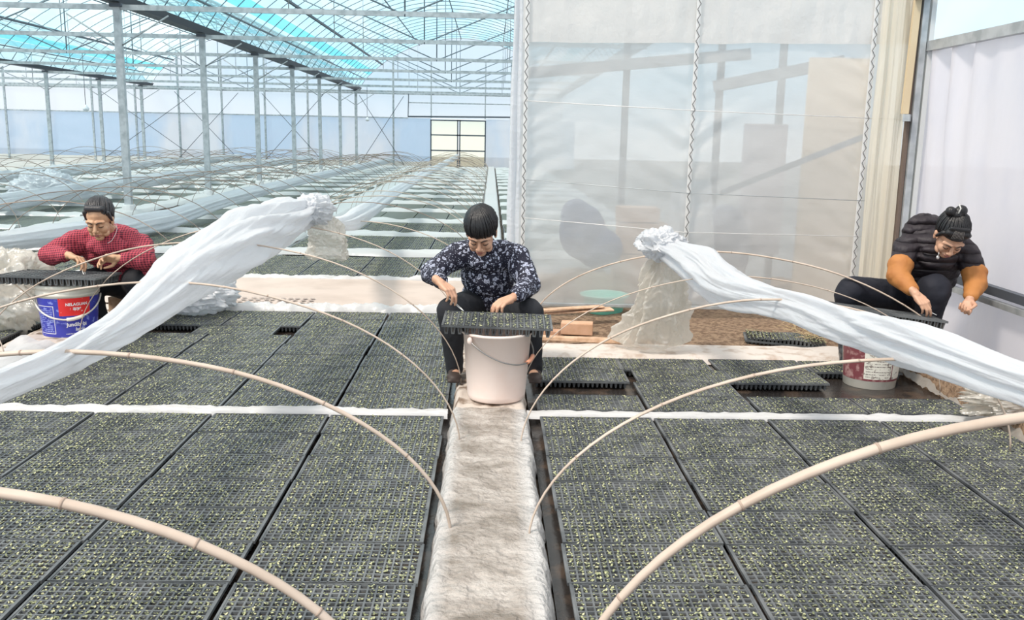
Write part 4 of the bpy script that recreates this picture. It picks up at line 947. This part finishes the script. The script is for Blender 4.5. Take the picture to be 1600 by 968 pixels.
# --- woman in navy, centre
R1 = person('person', (.02, 5.3, .08), 'person in navy white-patterned top and black trousers seated behind pale pink bucket')
hc = Vector((-.050, 5.00, .905)); F1 = frame((-.10, -.80, -.62)); hs1 = 1.07
bd = MB(); P1 = head(bd, hc, F1, hs1)
limb(bd, [(-.03, 5.20, .80), hc+F1 @ Vector((0, -.03, -.04))], [.058, .050])
limb(bd, [(0, 5.42, .40), (0, 5.36, .60), (-.02, 5.22, .76)], [.10, .10, .07])
wl, wr_ = Vector((-.268, 4.78, .655)), Vector((.135, 4.80, .575))
limb(bd, [(-.02, 5.22, .74), (-.19, 5.17, .74), (-.345, 5.02, .66), wl], [.05, .045, .035, .024])
limb(bd, [(-.02, 5.22, .74), (.15, 5.17, .74), (.225, 5.05, .60), wr_], [.05, .045, .035, .024])
tip1 = hand(bd, wl, (.62, -.40, -.42), (.25, -.05, -.9), 1, (.45, .55, .35), True)
hand(bd, wr_, (-.78, -.50, -.28), (-.2, .1, -1), -1, (.35, .55, .4), False)
for a, b in (((.0, 5.42, .40), (-.20, 4.9, .47)), ((-.21, 4.9, .47), (-.188, 4.97, .13)), ((.0, 5.42, .40), (.245, 4.92, .47)), ((.245, 4.92, .47), (.262, 4.98, .13))): limb(bd, [a, b], [.05, .04])
for x in (-.185, .262): limb(bd, [(x, 4.98, .12), (x, 4.90, .105)], [.03, .028])
o = part('body', bd, skin, R1); remesh(o, .0031, 2)
face_parts(R1, P1, F1, hs1)
hm = MB(); Ph = P1
hm.ell(P1(0, -.017, .052), (.085*hs1, .104*hs1, .085*hs1), F1); hm.ell(P1(0, -.050, .0), (.082, .072, .088), F1)
for s in (-1, 1): hm.cap(P1(s*.072, .012, .035), P1(s*.073, .006, -.012), .013, .008); 
hr = random.Random(3)
o = part('hair', hm, hair_black, R1); remesh(o, .0045, 1)
strands(R1, P1, F1, hs1, (.01, -.03, .084), 150, hair_black, (.086, .1055, .087), (0, -.017, .052), fwd_end=.036, zlo=-.012)
sw = MB()
sw.ell((-.02, 5.20, .74), (.165, .115, .10), Matrix.Rotation(.35, 3, 'X')); sw.ell((-.01, 5.27, .62), (.165, .13, .14)); sw.ell((0, 5.33, .50), (.165, .13, .12)); sw.ell((0, 5.30, .70), (.17, .13, .13))
limb(sw, [(-.10, 5.19, .775), (-.20, 5.15, .745), (-.335, 5.03, .665), (-.262, 4.815, .652)], [.072, .078, .062, .040])
limb(sw, [(.07, 5.19, .775), (.155, 5.15, .745), (.225, 5.04, .605), (.158, 4.825, .582)], [.072, .080, .066, .042])
sw.ell((-.035, 5.13, .815), (.082, .07, .035), Matrix.Rotation(.5, 3, 'X'))
cloth('top', sw, paisley(), R1, .008, 5, (.07, .022), 'navy long-sleeved top with white paisley print')
tr = MB(); tr.ell((0, 5.40, .41), (.175, .15, .125))
limb(tr, [(-.08, 5.38, .42), (-.215, 4.90, .475), (-.215, 4.90, .46), (-.188, 4.97, .128)], [.105, .078, .074, .052])
limb(tr, [(.09, 5.38, .42), (.228, 4.92, .470), (.228, 4.92, .455), (.262, 4.98, .125)], [.105, .078, .074, .052])
cloth('trousers', tr, trousers_blk, R1, .010, 4, (.08, .015), 'loose black trousers')
for x, yy in ((-.190, 4.93), (.265, 4.94)):
    sh = MB(); sh.ell((x, yy+.03, .112), (.040, .07, .035)); sh.ell((x, yy-.06, .105), (.042, .06, .026)); sh.box((x, yy-.015, .090), (.070, .21, .014))
    o = part('shoe', sh, shoe_dark, R1); remesh(o, .006, 2)
st_ = thing('low_stool', (0, 5.42, .08), 'low wooden stool under person in navy on walkway', 'stool')
part('stool_seat', MB().box((0, 5.42, .275), (.26, .22, .03)), wood, st_, False)
for sx_ in (-.1, .1):
    for sy in (-.08, .08): part('leg', MB().box((sx_, 5.42+sy, .17), (.03, .03, .18)), wood, st_, False)
def tweezers(tip, d, label, L_=.085):
    d = Vector(d).normalized(); s = d.cross(Vector((0, 0, 1))).normalized(); mb = MB()
    for k in (-1, 1): mb.tube(spl([tip-d*.04, tip+s*.006*k, tip+d*L_*.5+s*.005*k, tip+d*L_+s*.0015*k], 10), .0022, 6)
    tag(obj('tweezers', mb, mat('steel_tweezers', (.70, .72, .72), .3, .7), tuple(tip)), label, 'tweezers')
tweezers(tip1, (.62, -.45, -.45), 'steel tweezers in the right hand of person in navy')
# --- woman in red check, left
R2 = person('person', (-2.62, 6.55, .0), 'person in red checked smock leaning over the tray on blue bucket')
hc = Vector((-2.630, 6.10, .830)); F2 = frame((.06, -.90, -.36)); hs2 = 1.08
bd = MB(); P2 = head(bd, hc, F2, hs2)
limb(bd, [(-2.64, 6.32, .70), hc+F2 @ Vector((0, -.03, -.05))], [.062, .055])
limb(bd, [(-2.64, 6.60, .34), (-2.65, 6.5, .52), (-2.65, 6.34, .66)], [.11, .11, .08])
w1, w2 = Vector((-2.795, 5.985, .600)), Vector((-2.475, 6.00, .585))
limb(bd, [(-2.65, 6.34, .66), (-2.86, 6.3, .64), (-3.0, 6.13, .57), w1], [.05, .05, .038, .026])
limb(bd, [(-2.65, 6.34, .66), (-2.44, 6.3, .62), (-2.36, 6.14, .545), w2], [.05, .05, .038, .026])
tip2 = hand(bd, w1, (.86, -.28, -.20), (.1, -.25, -.9), 1, (.45, .6, .4), True, 1.06)
hand(bd, w2, (-.93, -.22, .02), (-.1, -.5, -.4), -1, (.6, .6, .4), True, 1.02)
limb(bd, [(-2.64, 6.60, .34), (-2.44, 6.25, .42)], [.06, .05]); limb(bd, [(-2.64, 6.60, .34), (-2.85, 6.3, .40)], [.06, .05])
o = part('body', bd, skin2, R2); remesh(o, .0033, 2); face_parts(R2, P2, F2, hs2, 1.1)
hm = MB(); hm.ell(P2(0, -.030, .052), (.083*hs2, .092*hs2, .084*hs2), F2); hm.ell(P2(0, -.055, .0), (.080, .060, .080), F2); hm.cap(P2(-.040, .050, .100), P2(.040, .050, .100), .022, .022)
for s in (-1, 1): hm.cap(P2(s*.070, .030, .065), P2(s*.077, .005, .0), .014, .008)
o = part('hair', hm, hair_grey, R2); remesh(o, .005, 2)
strands(R2, P2, F2, hs2, (0, -.06, .078), 100, hair_grey, (.084, .093, .086), (0, -.030, .052), seed=5, fwd_end=.078)
sw = MB()
sw.ell((-2.66, 6.38, .60), (.235, .17, .15)); sw.ell((-2.64, 6.50, .48), (.22, .17, .18)); sw.ell((-2.65, 6.33, .685), (.20, .13, .085), Matrix.Rotation(.3, 3, 'X'))
limb(sw, [(-2.78, 6.32, .675), (-2.885, 6.28, .645), (-2.985, 6.12, .585), (-2.84, 6.01, .598)], [.085, .092, .072, .046])
limb(sw, [(-2.52, 6.32, .660), (-2.435, 6.28, .625), (-2.365, 6.13, .555), (-2.455, 6.02, .580)], [.085, .092, .074, .044])
limb(sw, [(-2.46, 6.32, .55), (-2.37, 6.20, .46)], [.085, .045])
sw.ell((-2.635, 6.22, .715), (.10, .08, .045), Matrix.Rotation(.5, 3, 'X')); sw.ell((-2.63, 6.19, .64), (.14, .07, .07))
cloth('smock', sw, plaid(), R2, .009, 4, (.06, .030), 'red and black checked smock')
part('neck_cord', MB().tube(spl([P2(-.082, -.02, -.02), P2(-.094, .0, -.065), P2(-.07, .045, -.115), P2(-.045, .065, -.13)], 16), .0016, 6), tx, R2, label='white cord round the neck')
tr = MB(); tr.ell((-2.62, 6.55, .34), (.19, .17, .15)); limb(tr, [(-2.56, 6.5, .35), (-2.44, 6.19, .40), (-2.44, 6.19, .38), (-2.46, 6.28, .08)], [.12, .092, .085, .06]); limb(tr, [(-2.70, 6.5, .35), (-2.82, 6.28, .38), (-2.82, 6.28, .36), (-2.78, 6.36, .08)], [.12, .09, .08, .06])
cloth('trousers', tr, trousers_blk, R2, .012, 3, (.08, .02), 'black trousers')
for x, yy in ((-2.46, 6.22), (-2.78, 6.32)):
    sh = MB(); sh.ell((x, yy, .085), (.05, .12, .05)); o = part('shoe', sh, shoe_dark, R2); remesh(o, .01, 1)
tag(obj('low_stool', MB().box((-2.63, 6.60, .13), (.28, .24, .20)), wood, (-2.63, 6.6, .03), False), 'low box seat beneath person in red check', 'stool')
tweezers(tip2, (.45, -.6, -.62), 'steel tweezers held over tray by person in red check', .05)
# --- woman in black jacket, right
R3 = person('person', (2.78, 5.7, .05), 'person in black padded jacket with orange sleeve covers squatting by right wall')
hc = Vector((2.775, 5.33, .898)); F3 = frame((-.16, -.70, -.75), (.10, 0, 1)); hs3 = 1.10
bd = MB(); P3 = head(bd, hc, F3, hs3)
limb(bd, [(2.80, 5.52, .83), hc+F3 @ Vector((0, -.03, -.04))], [.058, .050])
limb(bd, [(2.80, 5.80, .38), (2.81, 5.72, .6), (2.80, 5.55, .78)], [.11, .11, .07])
w1, w2 = Vector((2.545, 5.22, .560)), Vector((2.895, 5.25, .525))
limb(bd, [(2.80, 5.55, .76), (2.62, 5.53, .80), (2.52, 5.42, .65), w1], [.05, .045, .035, .025])
limb(bd, [(2.80, 5.55, .76), (2.97, 5.50, .78), (2.985, 5.38, .62), w2], [.05, .045, .035, .025])
tip3 = hand(bd, w1, (.45, -.55, -.62), (.35, .15, -.9), 1, (.30, .45, .35), True)
hand(bd, w2, (-.42, -.35, -.70), (-.55, -.7, .3), -1, (.8, .8, .6), True)
limb(bd, [(2.80, 5.80, .38), (2.74, 5.42, .5)], [.06, .05]); limb(bd, [(2.80, 5.80, .38), (2.28, 5.56, .5)], [.06, .05])
o = part('body', bd, skin, R3); remesh(o, .0032, 2); face_parts(R3, P3, F3, hs3)
hm = MB(); hm.ell(P3(0, -.028, .050), (.082*hs3, .098*hs3, .086*hs3), F3); hm.ell(P3(0, -.055, .0), (.080, .060, .080), F3); hm.cap(P3(-.045, .052, .085), P3(.045, .052, .085), .024, .024)
for s in (-1, 1): hm.cap(P3(s*.066, .040, .065), P3(s*.075, .010, .0), .016, .009)
for k in range(22):
    a = -1.1+2.2*k/21; hm.cap(P3(.05*math.sin(a), .045, .115), P3(.073*math.sin(a), .022+.062*math.cos(a), .060), .012, .005, 8)
o = part('hair', hm, hair_black, R3); remesh(o, .0045, 1)
strands(R3, P3, F3, hs3, (.01, -.04, .084), 110, hair_black, (.083, .099, .087), (0, -.028, .050), seed=8, fwd_end=.068)
gs = MB()
for k in range(0, 18, 2): gs.tube(spl([P3(-.020+k*.0028, .0555, .1135), P3(-.022+k*.0032, .066, .1015), P3(-.025+k*.0036, .0755, .085), P3(-.027+k*.0038, .080, .070)], 8), .0012, 5)
part('grey_lock', gs, mat('grey_hair', (.24, .22, .21), .6), R3, label='grey streak at the parting')
bun = MB(); bn = P3(.02, -.055, .140)
bun.ell(bn+Vector((-.035, 0, .0)), (.030, .030, .030)); bun.ell(bn+Vector((.028, 0, .004)), (.036, .034, .035)); bun.ell(bn+Vector((0, .0, -.018)), (.034, .034, .030))
o = part('hair_bun', bun, hair_black, R3); remesh(o, .005, 1)
part('hair_clip', MB().tube([bn+Vector((-.006, -.035, -.01)), bn+Vector((.004, -.038, .02)), bn+Vector((-.003, -.025, .045))], .004, 6), mat('clear_clip', (.6, .6, .58), .2), R3, label='small pale hair clip')
jm = quilt()
jk = MB()
for k in range(7):
    f = k/6; c = Vector((2.80, 5.76, .46)).lerp(Vector((2.795, 5.50, .86)), f); wv = [.200, .212, .222, .225, .222, .200, .160][k]; jk.ell(c, (wv, .16-.03*f, .066), Matrix.Rotation(.52, 3, 'X'))
jk.ell((2.80, 5.63, .66), (.22, .135, .22), Matrix.Rotation(.5, 3, 'X'))
jk.ell((2.80, 5.56, .80), (.19, .11, .09), Matrix.Rotation(.5, 3, 'X')); jk.ell((2.78, 5.47, .76), (.13, .09, .09))
def puffs(mb, pts, rs, st):
    L_ = [Vector(p) for p in pts]
    for a, b, ra, rb in zip(L_[:-1], L_[1:], rs[:-1], rs[1:]):
        n = max(1, int((b-a).length/st)); mb.cap(a, b, ra*.93, rb*.93, 16)
        for q in range(n+1): r_2 = (ra+(rb-ra)*q/n)*(.955 if q % 2 else .975); mb.ell(a.lerp(b, q/n), (r_2, r_2, r_2*.9))
puffs(jk, [(2.68, 5.54, .845), (2.605, 5.52, .80), (2.545, 5.45, .70)], [.086, .084, .076], .05)
puffs(jk, [(2.91, 5.53, .83), (2.975, 5.49, .765), (2.995, 5.42, .665)], [.086, .084, .076], .05)
o = cloth('jacket', jk, jm, R3, .008, 5, (.07, .016), 'black padded quilted jacket')
hd = MB()
for k in range(13):
    a = math.pi*(-.12+1.24*k/12); hd.ell((2.745+.130*math.cos(a), 5.54+.04*math.sin(a), .870+.105*math.sin(a)), (.038, .055, .036))
hd.ell((2.70, 5.55, .93), (.10, .06, .085)); hd.ell((2.77, 5.42, .795), (.12, .055, .045))
cloth('hood', hd, jm, R3, .008, 3, (.05, .012), 'hood lying open behind the head')
part('zip_pull', MB().ell((2.715, 5.335, .765), (.010, .005, .012)).tube([(2.72, 5.335, .80), (2.716, 5.335, .772)], .003, 6), mat('zip_metal', (.7, .7, .7), .3, .8), R3, label='round metal zip pull')
om = mat('orange_sleeve', (.48, .20, .055), .7, mottle=(8, (.40, .15, .04), .45, .7))
for pts, rs in (([(2.540, 5.44, .700), (2.515, 5.40, .640), (2.540, 5.27, .578)], [.080, .073, .047]), ([(2.995, 5.42, .665), (2.985, 5.37, .60), (2.915, 5.275, .545)], [.079, .072, .046])):
    sl_ = MB(); puffs(sl_, pts, rs, .05); cloth('sleeve_cover', sl_, om, R3, .007, 4, (.045, .010), 'elasticated orange sleeve cover')
tr = MB(); tr.ell((2.80, 5.78, .40), (.19, .16, .14))
nav = mat('navy_trousers', (.010, .012, .022), .8, bump=(9, .4, .02))
limb(tr, [(2.72, 5.72, .44), (2.27, 5.50, .53), (2.25, 5.50, .50), (2.36, 5.66, .20)], [.12, .088, .082, .06])
limb(tr, [(2.83, 5.72, .44), (2.735, 5.38, .560), (2.735, 5.37, .54), (2.74, 5.50, .16)], [.12, .10, .095, .06])
cloth('trousers', tr, nav, R3, .010, 4, (.09, .016), 'dark navy trousers')
for (x, yy, a) in ((2.35, 5.68, -.35), (2.74, 5.50, 0)):
    sh = MB(); Rz = Matrix.Rotation(a, 3, 'Z'); sh.cap((x, yy+.02, .26), (x, yy, .11), .062, .052); sh.ell(Vector((x, yy, .095))+Rz @ Vector((0, -.06, 0)), (.05, .13, .045), Rz); sh.box(Vector((x, yy, .065))+Rz @ Vector((0, -.05, 0)), (.085, .24, .02), Rz)
    o = part('rubber_boot', sh, mat('rubber', (.02, .022, .028), .3), R3); remesh(o, .007, 2)
tag(obj('low_stool', MB().box((2.83, 5.84, .17), (.28, .24, .18)), wood, (2.83, 5.84, .08), False), 'low box seat beneath person in black jacket', 'stool')
tweezers(tip3, (.75, -.5, -.35), 'bent steel tweezers held by person in black jacket', .06)
